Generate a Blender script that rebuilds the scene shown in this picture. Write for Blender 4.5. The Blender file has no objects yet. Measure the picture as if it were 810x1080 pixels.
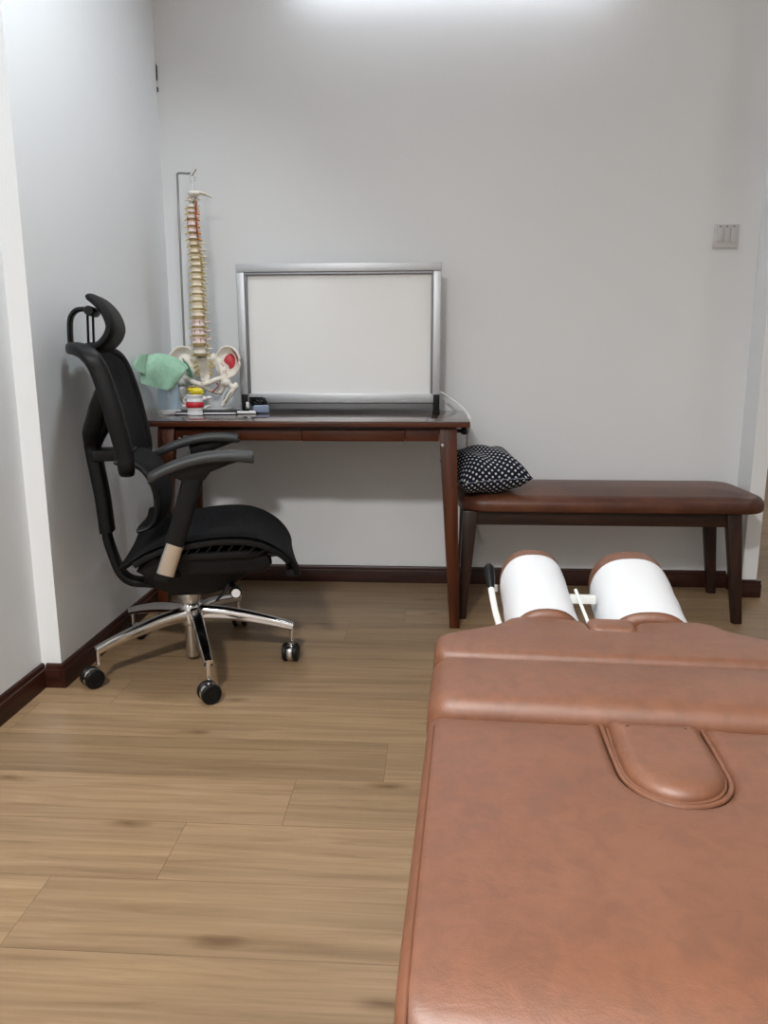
import bpy, bmesh, math, random
from math import sin, cos, pi, radians, sqrt, atan2
from mathutils import Vector, Matrix
from mathutils.geometry import delaunay_2d_cdt
random.seed(7)
S = bpy.context.scene
C = S.collection

# ------------------------------------------------------------------ materials
def mat(name, col, rough=0.5, metal=0.0, spec=0.5, coat=0.0, trans=0.0):
    m = bpy.data.materials.new(name); m.use_nodes = True
    b = m.node_tree.nodes['Principled BSDF']
    b.inputs['Base Color'].default_value = (*col, 1)
    b.inputs['Roughness'].default_value = rough
    b.inputs['Metallic'].default_value = metal
    b.inputs['Specular IOR Level'].default_value = spec
    b.inputs['Coat Weight'].default_value = coat
    b.inputs['Transmission Weight'].default_value = trans
    return m
def nd(m, t, **kw):
    n = m.node_tree.nodes.new(t)
    for k, v in kw.items(): setattr(n, k, v)
    return n
def lk(m, a, b): m.node_tree.links.new(a, b)
def bsdf(m): return m.node_tree.nodes['Principled BSDF']
def coords(m, scale=(1, 1, 1), rot=(0, 0, 0), space='Object', loc=(0, 0, 0)):
    tc = nd(m, 'ShaderNodeTexCoord'); mp = nd(m, 'ShaderNodeMapping')
    mp.inputs['Scale'].default_value = scale; mp.inputs['Rotation'].default_value = rot
    mp.inputs['Location'].default_value = loc
    lk(m, tc.outputs[space], mp.inputs['Vector']); return mp.outputs['Vector']
def noise(m, vec, scale, detail=4, rough=0.55, dist=0.0):
    n = nd(m, 'ShaderNodeTexNoise'); n.inputs['Scale'].default_value = scale
    n.inputs['Detail'].default_value = detail; n.inputs['Roughness'].default_value = rough
    n.inputs['Distortion'].default_value = dist
    lk(m, vec, n.inputs['Vector']); return n.outputs['Fac']
def ramp(m, fac, stops):
    r = nd(m, 'ShaderNodeValToRGB'); e = r.color_ramp.elements
    while len(e) < len(stops): e.new(0.5)
    for el, (p, c) in zip(e, stops):
        el.position = p; el.color = (*c, 1) if len(c) == 3 else c
    lk(m, fac, r.inputs['Fac']); return r.outputs['Color']
def bump(m, h, strength=0.2, dist=0.002):
    b = nd(m, 'ShaderNodeBump'); b.inputs['Strength'].default_value = strength
    b.inputs['Distance'].default_value = dist
    lk(m, h, b.inputs['Height']); lk(m, b.outputs['Normal'], bsdf(m).inputs['Normal'])
def mixc(m, fac, a, b, mode='MIX'):
    x = nd(m, 'ShaderNodeMix', data_type='RGBA', blend_type=mode)
    if isinstance(fac, (int, float)): x.inputs[0].default_value = fac
    else: lk(m, fac, x.inputs[0])
    for v, i in ((a, 6), (b, 7)):
        if isinstance(v, tuple): x.inputs[i].default_value = (*v, 1)
        else: lk(m, v, x.inputs[i])
    return x.outputs[2]

def paint(name, col, rough=0.55):
    m = mat(name, col, rough, spec=0.3)
    v = coords(m)
    lk(m, ramp(m, noise(m, v, 1.3, 3), [(0.3, tuple(c * .97 for c in col)), (0.7, col)]), bsdf(m).inputs['Base Color'])
    bump(m, noise(m, v, 90, 3), 0.06, 0.001)
    return m
M = {}
M['wall'] = paint('wall_paint', (0.800, 0.812, 0.820))
M['ceil'] = paint('ceiling_paint', (0.8, 0.8, 0.8))
def wood(name, c1, c2, c3, rough, axis, coat=0.0, sc=1.0):
    m = mat(name, c2, rough, coat=coat, spec=0.3)
    s = {'x': (1.5, 22, 22), 'y': (22, 1.5, 22), 'z': (22, 22, 1.5)}[axis]
    v = coords(m, tuple(k * sc for k in s))
    f = noise(m, v, 2.0, 6, 0.62, 0.6)
    lk(m, ramp(m, f, [(0.28, c1), (0.52, c2), (0.75, c3)]), bsdf(m).inputs['Base Color'])
    bump(m, f, 0.08, 0.001)
    return m
RB = ((0.022, 0.0045, 0.0012), (0.068, 0.015, 0.0035), (0.110, 0.028, 0.007))
M['desk_x'] = wood('desk_wood_along', *RB, 0.34, 'x')
M['desk_z'] = wood('desk_wood_upright', *RB, 0.38, 'z')
M['desk_y'] = wood('desk_wood_across', *RB, 0.38, 'y')
TP = ((0.035, 0.016, 0.011), (0.060, 0.029, 0.021), (0.085, 0.042, 0.030))
M['desk_top'] = wood('desk_top_wood', *TP, 0.16, 'x', 0.5)
DB = ((0.014, 0.006, 0.004), (0.030, 0.013, 0.008), (0.050, 0.022, 0.013))
M['bench_x'] = wood('bench_wood_along', *DB, 0.38, 'x')
M['bench_y'] = wood('bench_wood_across', *DB, 0.38, 'y')
M['bench_z'] = wood('bench_wood_upright', *DB, 0.38, 'z')
BB = ((0.012, 0.003, 0.0015), (0.032, 0.0078, 0.0038), (0.050, 0.0135, 0.0066))
M['base_x'] = wood('baseboard_wood_x', *BB, 0.35, 'x')
M['base_y'] = wood('baseboard_wood_y', *BB, 0.35, 'y')

def leather(name, dark, mid, light, rough=0.36, wr=1.0, spec=.45):
    m = mat(name, mid, rough, spec=spec)
    v = coords(m)
    f = noise(m, v, 5.5, 5, 0.6, 0.4)
    f2 = noise(m, v, 38, 4, 0.6, 0.8)
    c = ramp(m, f, [(0.32, dark), (0.52, mid), (0.72, light)])
    c2 = ramp(m, f2, [(0.36, (0.86, 0.86, 0.86)), (0.55, (1, 1, 1)), (0.7, (1.07, 1.07, 1.07))])
    lk(m, mixc(m, 1.0, c, c2, 'MULTIPLY'), bsdf(m).inputs['Base Color'])
    vo = nd(m, 'ShaderNodeTexVoronoi', feature='DISTANCE_TO_EDGE'); vo.inputs['Scale'].default_value = 520
    lk(m, v, vo.inputs['Vector'])
    add = nd(m, 'ShaderNodeMath', operation='MULTIPLY_ADD'); add.inputs[1].default_value = 0.35
    lk(m, vo.outputs['Distance'], add.inputs[0])
    sc = nd(m, 'ShaderNodeMath', operation='MULTIPLY'); sc.inputs[1].default_value = 1.6 * wr
    lk(m, noise(m, coords(m, (1, 2.2, 1), (0, 0, 0.6)), 24, 6, 0.65, 1.2), sc.inputs[0])
    lk(m, sc.outputs[0], add.inputs[2])
    bump(m, add.outputs[0], 0.22, 0.0018)
    return m
M['tan'] = leather('tan_leather', (0.176, 0.061, 0.025), (0.192, 0.069, 0.029), (0.214, 0.080, 0.036), 0.53, spec=.95)
M['brown'] = leather('brown_leather', (0.062, 0.020, 0.010), (0.098, 0.032, 0.016), (0.15, 0.055, 0.026), 0.4)
M['stitch'] = mat('stitch_thread', (0.14, 0.045, 0.018), 0.7)
M['chrome'] = mat('chrome', (0.78, 0.78, 0.79), 0.10, 1.0)
M['nickel'] = mat('brushed_nickel', (0.62, 0.60, 0.57), 0.28, 1.0)
M['alu'] = mat('brushed_aluminium', (0.50, 0.51, 0.53), 0.45, 0.75)
v = coords(M['alu'], (2, 2, 60)); bump(M['alu'], noise(M['alu'], v, 20, 2), 0.08, 0.0005)
M['plastic'] = mat('black_plastic', (0.005, 0.005, 0.0055), 0.46, spec=.22)
M['plastic2'] = mat('matt_black_plastic', (0.005, 0.005, 0.0055), 0.6, spec=.22)
M['armpad'] = mat('grey_arm_pad', (0.026, 0.027, 0.028), 0.5)
def meshfab(name, col, sc):
    m = mat(name, col, 0.75, spec=0.15)
    v = coords(m)
    w = nd(m, 'ShaderNodeTexWave', wave_type='BANDS', bands_direction='Y'); w.inputs['Scale'].default_value = sc
    w2 = nd(m, 'ShaderNodeTexWave', wave_type='BANDS', bands_direction='Z'); w2.inputs['Scale'].default_value = sc
    lk(m, v, w.inputs['Vector']); lk(m, v, w2.inputs['Vector'])
    a = nd(m, 'ShaderNodeMath', operation='MULTIPLY'); lk(m, w.outputs['Fac'], a.inputs[0]); lk(m, w2.outputs['Fac'], a.inputs[1])
    lk(m, ramp(m, a.outputs[0], [(0.0, tuple(c * .6 for c in col)), (1.0, tuple(c * 1.5 for c in col))]), bsdf(m).inputs['Base Color'])
    bump(m, a.outputs[0], 0.3, 0.001)
    return m
M['mesh'] = meshfab('black_mesh_fabric', (0.007, 0.007, 0.008), 110)
M['white'] = mat('white_plastic', (0.72, 0.72, 0.72), 0.35)
M['switch'] = mat('switch_plastic', (0.60, 0.59, 0.59), 0.4)
M['lever'] = mat('white_enamel', (0.74, 0.74, 0.71), 0.3)
M['board'] = mat('whiteboard_enamel', (0.86, 0.86, 0.85), 0.14, spec=0.45)
M['paper'] = mat('white_paper', (0.75, 0.76, 0.78), 0.6, spec=0.25)
vp_ = coords(M['paper']); bump(M['paper'], noise(M['paper'], vp_, 60, 5, 0.6, 1.0), 0.25, 0.002)
M['bone'] = mat('bone_plastic', (0.66, 0.60, 0.50), 0.42)
vb = coords(M['bone']); lk(M['bone'], ramp(M['bone'], noise(M['bone'], vb, 30, 3), [(0.3, (0.72, 0.65, 0.55)), (0.65, (0.82, 0.78, 0.71))]), bsdf(M['bone']).inputs['Base Color'])
M['bone_warm'] = mat('cream_bone_plastic', (0.80, 0.69, 0.50), 0.42)
M['bone_pink'] = mat('pinkish_bone_plastic', (0.80, 0.66, 0.60), 0.42)
M['disc'] = mat('ochre_disc', (0.30, 0.22, 0.10), 0.5)
M['nerve'] = mat('yellow_nerve', (0.62, 0.46, 0.06), 0.45)
M['orange'] = mat('orange_nerve', (0.60, 0.25, 0.03), 0.45)
M['red'] = mat('red_paint', (0.52, 0.015, 0.03), 0.45)
M['artery'] = mat('artery_red', (0.38, 0.02, 0.02), 0.45)
M['yellow'] = mat('bright_yellow', (0.72, 0.58, 0.02), 0.4)
M['blue'] = mat('pale_blue_plastic', (0.56, 0.73, 0.86), 0.32, coat=0.2)
M['cloth'] = mat('mint_green_cloth', (0.21, 0.44, 0.27), 0.9, spec=0.15)
vc = coords(M['cloth']); fc = noise(M['cloth'], vc, 46, 5, 0.6)
lk(M['cloth'], ramp(M['cloth'], fc, [(0.3, (0.27, 0.47, 0.34)), (0.7, (0.35, 0.56, 0.42))]), bsdf(M['cloth']).inputs['Base Color'])
bump(M['cloth'], noise(M['cloth'], vc, 260, 3), 0.4, 0.002)
M['bluegrey'] = mat('bluegrey_plastic', (0.22, 0.27, 0.38), 0.4)
M['rod'] = mat('steel_rod', (0.30, 0.30, 0.31), 0.35, 0.9)
M['darkrod'] = mat('dark_metal', (0.02, 0.018, 0.018), 0.4, 0.6)
M['lamp'] = mat('tube_glass', (1, 1, 1), 0.3)
M['crack'] = mat('dark_gap', (0.02, 0.02, 0.02), 0.9)
bsdf(M['lamp']).inputs['Emission Color'].default_value = (0.86, 0.92, 1.0, 1)
bsdf(M['lamp']).inputs['Emission Strength'].default_value = 30

def floor_mat():
    m = mat('oak_laminate', (0.4, 0.25, 0.13), 0.38, spec=0.4)
    v0 = coords(m, loc=(0, 0.026, 0))
    sx = nd(m, 'ShaderNodeSeparateXYZ'); lk(m, v0, sx.inputs[0])
    def mth(op, a, b_=None):
        n = nd(m, 'ShaderNodeMath', operation=op)
        for i, q in enumerate((a, b_)):
            if q is None: continue
            if isinstance(q, (int, float)): n.inputs[i].default_value = q
            else: lk(m, q, n.inputs[i])
        return n.outputs[0]
    row = mth('FLOOR', mth('DIVIDE', sx.outputs['Y'], 0.182))
    xs = mth('ADD', mth('SUBTRACT', sx.outputs['X'], mth('MULTIPLY', row, 0.205)), 12.2 - 0.492)   # each course steps by a sixth of a plank
    cx = nd(m, 'ShaderNodeCombineXYZ'); lk(m, xs, cx.inputs[0]); lk(m, sx.outputs['Y'], cx.inputs[1]); v = cx.outputs[0]
    br = nd(m, 'ShaderNodeTexBrick'); br.offset = 0.0; br.offset_frequency = 1
    for k, val in (('Scale', 1.0), ('Mortar Size', 0.0009), ('Mortar Smooth', 0.2), ('Brick Width', 1.22), ('Row Height', 0.182), ('Bias', 0.0)):
        br.inputs[k].default_value = val
    br.inputs['Color1'].default_value = (0.0, 0, 0, 1); br.inputs['Color2'].default_value = (1, 1, 1, 1); br.inputs['Mortar'].default_value = (0.5, 0.5, 0.5, 1)
    lk(m, v, br.inputs['Vector'])
    off = nd(m, 'ShaderNodeVectorMath', operation='MULTIPLY_ADD')
    lk(m, br.outputs['Color'], off.inputs[0]); off.inputs[1].default_value = (5.0, 9.0, 3.0)
    mp = nd(m, 'ShaderNodeMapping'); mp.inputs['Scale'].default_value = (1.0, 21, 1)
    lk(m, v, mp.inputs['Vector']); lk(m, mp.outputs['Vector'], off.inputs[2])
    g = noise(m, off.outputs[0], 2.4, 8, 0.66, 0.7)
    base = ramp(m, g, [(0.24, (0.200, 0.124, 0.066)), (0.42, (0.285, 0.186, 0.104)), (0.58, (0.342, 0.230, 0.134)), (0.78, (0.40, 0.278, 0.170))])
    # slow tone clouds, plank to plank tone, knots
    cl = ramp(m, noise(m, off.outputs[0], 0.7, 3, 0.5), [(0.3, (0.80, 0.79, 0.76)), (0.7, (1.1, 1.09, 1.06))])
    c = mixc(m, 1.0, base, cl, 'MULTIPLY')
    tone = ramp(m, br.outputs['Color'], [(0.0, (0.79, 0.78, 0.76)), (1.0, (1.0, 0.99, 0.98))])
    c = mixc(m, 1.0, c, tone, 'MULTIPLY')
    vo = nd(m, 'ShaderNodeTexVoronoi', feature='F1', voronoi_dimensions='2D'); vo.inputs['Scale'].default_value = 1.0
    vo.inputs['Randomness'].default_value = 1.0
    mk = nd(m, 'ShaderNodeMapping'); mk.inputs['Scale'].default_value = (1.25, 4.4, 1)
    wv = nd(m, 'ShaderNodeVectorMath', operation='ADD')
    lk(m, v, mk.inputs['Vector'])
    nn = nd(m, 'ShaderNodeTexNoise'); nn.inputs['Scale'].default_value = 9; lk(m, v, nn.inputs['Vector'])
    sc = nd(m, 'ShaderNodeVectorMath', operation='SCALE'); sc.inputs['Scale'].default_value = 0.12; lk(m, nn.outputs['Color'], sc.inputs[0])
    lk(m, mk.outputs['Vector'], wv.inputs[0]); lk(m, sc.outputs[0], wv.inputs[1]); lk(m, wv.outputs[0], vo.inputs['Vector'])
    kn = ramp(m, vo.outputs['Distance'], [(0.0, (0.40, 0.33, 0.27)), (0.028, (0.62, 0.56, 0.5)), (0.08, (1, 1, 1))])
    c = mixc(m, 0.85, c, kn, 'MULTIPLY')
    gap = ramp(m, br.outputs['Fac'], [(0.0, (1, 1, 1)), (1.0, (0.62, 0.58, 0.54))])
    c = mixc(m, 1.0, c, gap, 'MULTIPLY')
    lk(m, c, bsdf(m).inputs['Base Color'])
    bump(m, g, 0.05, 0.001)
    return m
M['floor'] = floor_mat()

def polka():
    m = mat('navy_polka_cotton', (0.006, 0.008, 0.02), 0.85, spec=0.2)
    tc = nd(m, 'ShaderNodeUVMap'); mp = nd(m, 'ShaderNodeMapping'); mp.inputs['Scale'].default_value = (23, 23, 0); mp.inputs['Rotation'].default_value = (0, 0, radians(45))
    lk(m, tc.outputs['UV'], mp.inputs['Vector'])
    fr = nd(m, 'ShaderNodeVectorMath', operation='FRACTION'); lk(m, mp.outputs['Vector'], fr.inputs[0])
    sb = nd(m, 'ShaderNodeVectorMath', operation='SUBTRACT'); sb.inputs[1].default_value = (0.5, 0.5, 0); lk(m, fr.outputs[0], sb.inputs[0])
    ln = nd(m, 'ShaderNodeVectorMath', operation='LENGTH'); lk(m, sb.outputs[0], ln.inputs[0])
    lk(m, ramp(m, ln.outputs['Value'], [(0.21, (0.62, 0.62, 0.60)), (0.25, (0.006, 0.008, 0.02))]), bsdf(m).inputs['Base Color'])
    return m
M['polka'] = polka()

# ------------------------------------------------------------------ helpers
def obj(name, bm, m, parent=None, smooth=35, loc=(0, 0, 0)):
    me = bpy.data.meshes.new(name)
    bmesh.ops.recalc_face_normals(bm, faces=bm.faces)
    bm.to_mesh(me); bm.free()
    me.materials.append(M[m] if isinstance(m, str) else m)
    if smooth:
        me.shade_smooth()
        if smooth < 180: me.set_sharp_from_angle(angle=radians(smooth))
    o = bpy.data.objects.new(name, me); C.objects.link(o); o.location = loc
    if parent: o.parent = parent
    return o
def tag(o, label, cat, group=None):
    o['label'] = label; o['category'] = cat
    if group: o['group'] = group
    return o
def thing(name, label, cat, loc=(0, 0, 0), rz=0, group=None):
    o = bpy.data.objects.new(name, None); C.objects.link(o); o.empty_display_size = 0.05
    o.location = loc; o.rotation_euler = (0, 0, rz)
    return tag(o, label, cat, group)
def struct(o): o['kind'] = 'structure'; return o
def BM(): return bmesh.new()
def tr(bm, verts, mtx):
    bmesh.ops.transform(bm, matrix=mtx, verts=verts)
def box(bm, x0, x1, y0, y1, z0, z1, bev=0.0, seg=2, mtx=None):
    r = bmesh.ops.create_cube(bm, size=1.0); vs = r['verts']
    tr(bm, vs, Matrix.Translation(((x0 + x1) / 2, (y0 + y1) / 2, (z0 + z1) / 2)) @ Matrix.Diagonal((x1 - x0, y1 - y0, z1 - z0, 1)))
    if mtx: tr(bm, vs, mtx)
    if bev > 0:
        es = {e for v in vs for e in v.link_edges}
        bmesh.ops.bevel(bm, geom=list(es), offset=bev, segments=seg, profile=0.6, affect='EDGES')
    return bm
def loft(bm, rings, closed=True, caps=True, wrap=False):
    rows = [[bm.verts.new(p) for p in r] for r in rings]
    n = len(rows[0])
    R = len(rows)
    for i in range(R if wrap else R - 1):
        a, b = rows[i], rows[(i + 1) % R]
        for j in range(n if closed else n - 1):
            k = (j + 1) % n
            bm.faces.new((a[j], a[k], b[k], b[j]))
    if caps and closed and not wrap:
        bm.faces.new(rows[0][::-1]); bm.faces.new(rows[-1])
    return rows
def frames(pts, up=(0, 0, 1)):
    pts = [Vector(p) for p in pts]; out = []; up = Vector(up)
    for i, p in enumerate(pts):
        t = (pts[min(i + 1, len(pts) - 1)] - pts[max(i - 1, 0)]).normalized()
        s = t.cross(up)
        if s.length < 1e-4: s = t.cross(Vector((0, 1, 0.01)))
        s.normalize(); n = s.cross(t).normalized()
        out.append((p, s, n, t))
    return out
def superell(w, h, n=16, e=2.6):
    r = []
    for k in range(n):
        a = 2 * pi * k / n; c, s = cos(a), sin(a)
        r.append((math.copysign(abs(c) ** (2 / e), c) * w / 2, math.copysign(abs(s) ** (2 / e), s) * h / 2))
    return r
def smoothpath(pts, sub=6, closed=False):
    pts = [Vector(p) for p in pts]; n = len(pts); out = []
    rng = range(n if closed else n - 1)
    for i in rng:
        g = (lambda k: pts[k % n]) if closed else (lambda k: pts[max(0, min(n - 1, k))])
        p0, p1, p2, p3 = g(i - 1), g(i), g(i + 1), g(i + 2)
        for s in range(sub):
            t = s / sub
            out.append(0.5 * ((2 * p1) + (p2 - p0) * t + (2 * p0 - 5 * p1 + 4 * p2 - p3) * t * t + (3 * p1 - p0 - 3 * p2 + p3) * t ** 3))
    if not closed: out.append(pts[-1])
    return out
def tube(bm, pts, r, n=12, up=(0, 0, 1), h=None, e=2.0, closed=False):
    """sweep an (r[, h]) section; r may be a list. w is sideways, h along up"""
    fr = frames(pts, up); N = len(fr)
    rings = []
    for i, (p, s, nn, t) in enumerate(fr):
        rr = r[i] if isinstance(r, (list, tuple)) else r
        hh = (h[i] if isinstance(h, (list, tuple)) else h) if h is not None else rr
        rings.append([p + s * a + nn * b for a, b in superell(2 * rr, 2 * hh, n, e)])
    loft(bm, rings, wrap=closed)
    return bm
def lathe(bm, prof, n=24, c=(0, 0, 0), sx=1, sy=1, mtx=None):
    c = Vector(c)
    rings = []
    for r, z in prof:
        rings.append([c + Vector((r * sx * cos(2 * pi * k / n), r * sy * sin(2 * pi * k / n), z)) for k in range(n)])
    if mtx: rings = [[mtx @ p for p in r] for r in rings]
    loft(bm, rings); return bm
def ball(bm, c, r, seg=16, mtx=None):
    if isinstance(r, (int, float)): r = (r, r, r)
    q = bmesh.ops.create_uvsphere(bm, u_segments=seg, v_segments=max(6, seg // 2), radius=1)
    m4 = Matrix.Translation(c) @ (mtx if mtx else Matrix()) @ Matrix.Diagonal((*r, 1))
    tr(bm, q['verts'], m4); return bm
def prism(bm, poly, y0, y1, axis='y', bev=0.0, seg=2):
    """closed 2-D outline (a,b) -> extruded along axis"""
    def P(a, b, y):
        return {'y': (a, y, b), 'x': (y, a, b), 'z': (a, b, y)}[axis]
    A = [bm.verts.new(P(a, b, y0)) for a, b in poly]; B = [bm.verts.new(P(a, b, y1)) for a, b in poly]
    n = len(poly); fs = [bm.faces.new(A[::-1]), bm.faces.new(B)]
    for i in range(n): fs.append(bm.faces.new((A[i], A[(i + 1) % n], B[(i + 1) % n], B[i])))
    if bev > 0:
        bmesh.ops.recalc_face_normals(bm, faces=fs)
        es = set(fs[0].edges) | set(fs[1].edges)
        bmesh.ops.bevel(bm, geom=list(es), offset=bev, segments=seg, profile=0.5, affect='EDGES')
    return bm
def remesh(name, bm, m, voxel, parent, smooth_it=6, loc=(0, 0, 0)):
    me = bpy.data.meshes.new('tmp'); bm.to_mesh(me); bm.free()
    o = bpy.data.objects.new('tmp', me); C.objects.link(o)
    r = o.modifiers.new('r', 'REMESH'); r.mode = 'VOXEL'; r.voxel_size = voxel
    s = o.modifiers.new('s', 'SMOOTH'); s.iterations = smooth_it; s.factor = 0.5
    dg = bpy.context.evaluated_depsgraph_get()
    me2 = bpy.data.meshes.new_from_object(o.evaluated_get(dg)); me2.name = name
    bpy.data.objects.remove(o); bpy.data.meshes.remove(me)
    me2.materials.clear(); me2.materials.append(M[m]); me2.shade_smooth()
    o = bpy.data.objects.new(name, me2); C.objects.link(o); o.location = loc
    if parent: o.parent = parent
    return o
def taper_leg(bm, top, bot, w0, d0, w1, d1, bev=0.004):
    top, bot = Vector(top), Vector(bot)
    A = [bot + Vector((a * w1 / 2, b * d1 / 2, 0)) for a, b in ((-1, -1), (1, -1), (1, 1), (-1, 1))]
    B = [top + Vector((a * w0 / 2, b * d0 / 2, 0)) for a, b in ((-1, -1), (1, -1), (1, 1), (-1, 1))]
    st = len(bm.verts)
    loft(bm, [A, B]); bm.verts.ensure_lookup_table()
    vs = [v for v in bm.verts][st:]
    es = {e for v in vs for e in v.link_edges}
    bmesh.ops.bevel(bm, geom=list(es), offset=bev, segments=2, profile=0.5, affect='EDGES')
    return bm

# ------------------------------------------------------------------ the setting
D = 3.238          # back wall plane
XL = -1.105        # left wall (far part)
XN = -1.166        # left wall (near part, set back)
YS = 2.088         # the step between them
ZC = 2.95
XR, YR = 1.287, 3.105      # right pier
b = BM(); box(b, -1.6, 4.2, -3.2, 7.2, -0.1, 0); struct(obj('floor', b, 'floor', smooth=0))
b = BM(); box(b, -1.6, 4.2, -3.2, 7.2, ZC, ZC + .1); struct(obj('ceiling', b, 'ceil', smooth=0))
b = BM(); box(b, -1.3, 1.348, D, D + .12, 0, ZC); struct(obj('wall_back', b, 'wall', smooth=0))
b = BM(); box(b, -1.3, XL, YS, D, 0, ZC); struct(obj('wall_left', b, 'wall', smooth=0))
b = BM(); box(b, -1.3, XN, -3.0, YS, 0, ZC); struct(obj('wall_left_front', b, 'wall', smooth=0))
b = BM(); box(b, XR, 1.348, YR, D, 0, ZC, 0.004); struct(obj('wall_right', b, 'wall', smooth=0))
b = BM(); box(b, .5, 4.2, 6.95, 7.1, 0, ZC); struct(obj('wall_far', b, 'wall', smooth=0))
b = BM(); box(b, 4.0, 4.15, -3.0, 6.95, 0, ZC); struct(obj('wall_outer', b, 'wall', smooth=0))
b = BM(); box(b, -1.3, 4.0, -3.15, -3.0, 0, ZC); struct(obj('wall_rear', b, 'wall', smooth=0))

def skirt(name, p0, p1, nrm, m):
    """baseboard with a stepped, rounded top; p0->p1 on the wall, nrm points into the room"""
    prof = [(0, 0), (.016, 0), (.016, .052), (.0145, .056), (.010, .058), (.0095, .066), (.007, .071), (0, .073)]
    p0, p1, n = Vector((*p0, 0)), Vector((*p1, 0)), Vector((*nrm, 0))
    b = BM(); loft(b, [[p + n * a + Vector((0, 0, z)) for a, z in prof] for p in (p0, p1)])
    return struct(obj(name, b, m, smooth=30))
skirt('baseboard_back', (XL + .016, D), (XR - .016, D), (0, -1), 'base_x')
skirt('baseboard_left', (XL, YS - .016), (XL, D), (1, 0), 'base_y')
skirt('baseboard_left_step', (XN + .016, YS), (XL, YS), (0, -1), 'base_x')
skirt('baseboard_left_front', (XN, -2.9), (XN, YS), (1, 0), 'base_y')
skirt('baseboard_right', (XR, YR - .016), (XR, D), (-1, 0), 'base_y')
skirt('baseboard_right_front', (XR, YR), (1.362, YR), (0, -1), 'base_x')
# hairline dark chip in the plaster of the left corner
b = BM()
prism(b, [(-1.1035, 2.118), (-1.0985, 2.108), (-1.0995, 2.060), (-1.1035, 2.055)], D - .003, D + .001)
prism(b, [(-1.1035, 2.035), (-1.0985, 2.030), (-1.0995, 2.016), (-1.1035, 2.014)], D - .003, D + .001)
struct(obj('corner_chip_1', b, 'crack', smooth=0))

# tube lamp on the back wall, just above the picture
t = tag(thing('tube_lamp', 'white fluorescent tube lamp fixed high on the back wall', 'lamp', (0.07, D, 2.45)), 'white fluorescent tube lamp fixed high on the back wall', 'lamp')
b = BM(); box(b, -.63, .63, -.035, 0, .02, .06, .004); obj('housing', b, 'white', t)
b = BM(); tube(b, [(-.6, -.035, 0), (.6, -.035, 0)], .014, 16); obj('tube', b, 'lamp', t)
for sx in (-1, 1):
    b = BM(); box(b, sx * .615 - .015, sx * .615 + .015, -.05, -.005, -.018, .03, .003); obj('end_cap', b, 'white', t)

# ------------------------------------------------------------------ desk
ZD = 0.757
dk = thing('desk', 'reddish brown wooden desk with splayed legs against the back wall', 'desk', (-.44, 2.92, 0))
def dl(x, y, z): return (x + .44, y - 2.92, z)
b = BM(); box(b, -1.022 + .44, .135 + .44, 2.64 - 2.92, 3.205 - 2.92, ZD - .020, ZD, .004, 2); obj('tabletop', b, 'desk_top', dk)
b = BM(); box(b, -1.020 + .44, .1335 + .44, 2.6385 - 2.92, 2.652 - 2.92, ZD - .021, ZD - .0055, .002, 1); obj('edge_band', b, 'desk_x', dk)
for sx, x0, x1 in ((-1, -.945, -.998), (1, .058, .093)):
    for y0, y1 in ((2.683, 2.668), (3.180, 3.192)):
        xa, xb = (x0, x1) if y0 < 3 else ((-1.003, -1.012) if sx < 0 else (.062, .098))
        b = BM(); taper_leg(b, dl(xa, y0, ZD - .02), dl(xb, y1, 0), .062 if y0 < 3 else .046, .042 if y0 < 3 else .028, .036 if y0 < 3 else .030, .030 if y0 < 3 else .024)
        lg = obj('leg', b, 'desk_z', dk)
        if y0 < 3 :
            s = BM(); lathe(s, [(0, 0), (.0065, 0), (.0065, .003), (.004, .005), (0, .005)], 12, mtx=Matrix.Translation(dl(x0 - .018 * sx, 2.66, .672)) @ Matrix.Rotation(pi / 2, 4, 'X'))
            obj('bolt', s, 'nickel', lg)
    b = BM(); box(b, (x0 - .012) + .44, (x0 + .012) + .44, 2.70 - 2.92, 3.166 - 2.92, .665, ZD - .02, .003); obj('side_rail', b, 'desk_y', dk)
b = BM(); box(b, -.915 + .44, -.459 + .44, 2.672 - 2.92, 2.692 - 2.92, .685, .7245, .002); obj('front_rail', b, 'desk_x', dk)
b = BM(); box(b, -.091 + .44, .027 + .44, 2.672 - 2.92, 2.692 - 2.92, .685, .7245, .002); obj('front_rail', b, 'desk_x', dk)
b = BM(); box(b, -.915 + .44, .027 + .44, 2.690 - 2.92, 2.705 - 2.92, .690, ZD - .019, .002); obj('rail_backing', b, 'desk_x', dk)
dr = BM(); box(dr, -.457 + .44, -.093 + .44, 2.668 - 2.92, 2.690 - 2.92, .684, .7235, .0025)
box(dr, -.45 + .44, -.1 + .44, 2.70 - 2.92, 3.02 - 2.92, .690, .722, .002); obj('drawer', dr, 'desk_x', dk)
b = BM(); box(b, -.93 + .44, .04 + .44, 3.168 - 2.92, 3.19 - 2.92, .665, ZD - .02, .002); obj('back_rail', b, 'desk_x', dk)
b = BM()   # small turned knob sticking out on the right side
lathe(b, [(0, 0), (.010, 0), (.010, .020), (.0065, .024), (.0065, .034), (.013, .042), (.0145, .050), (.012, .058), (0, .061)], 14,
      mtx=Matrix.Translation(dl(.070, 2.74, .716)) @ Matrix.Rotation(pi / 2, 4, 'Y')); obj('knob', b, 'darkrod', dk)
b = BM(); box(b, -.885 + .44, -.850 + .44, 2.665 - 2.92, 2.672 - 2.92, .692, .702, .0015)
lathe(b, [(0, 0), (.004, 0), (.004, .004), (0, .005)], 10, mtx=Matrix.Translation(dl(-.90, 2.671, .692)) @ Matrix.Rotation(pi / 2, 4, 'X')); obj('catch', b, 'nickel', dk)

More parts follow.
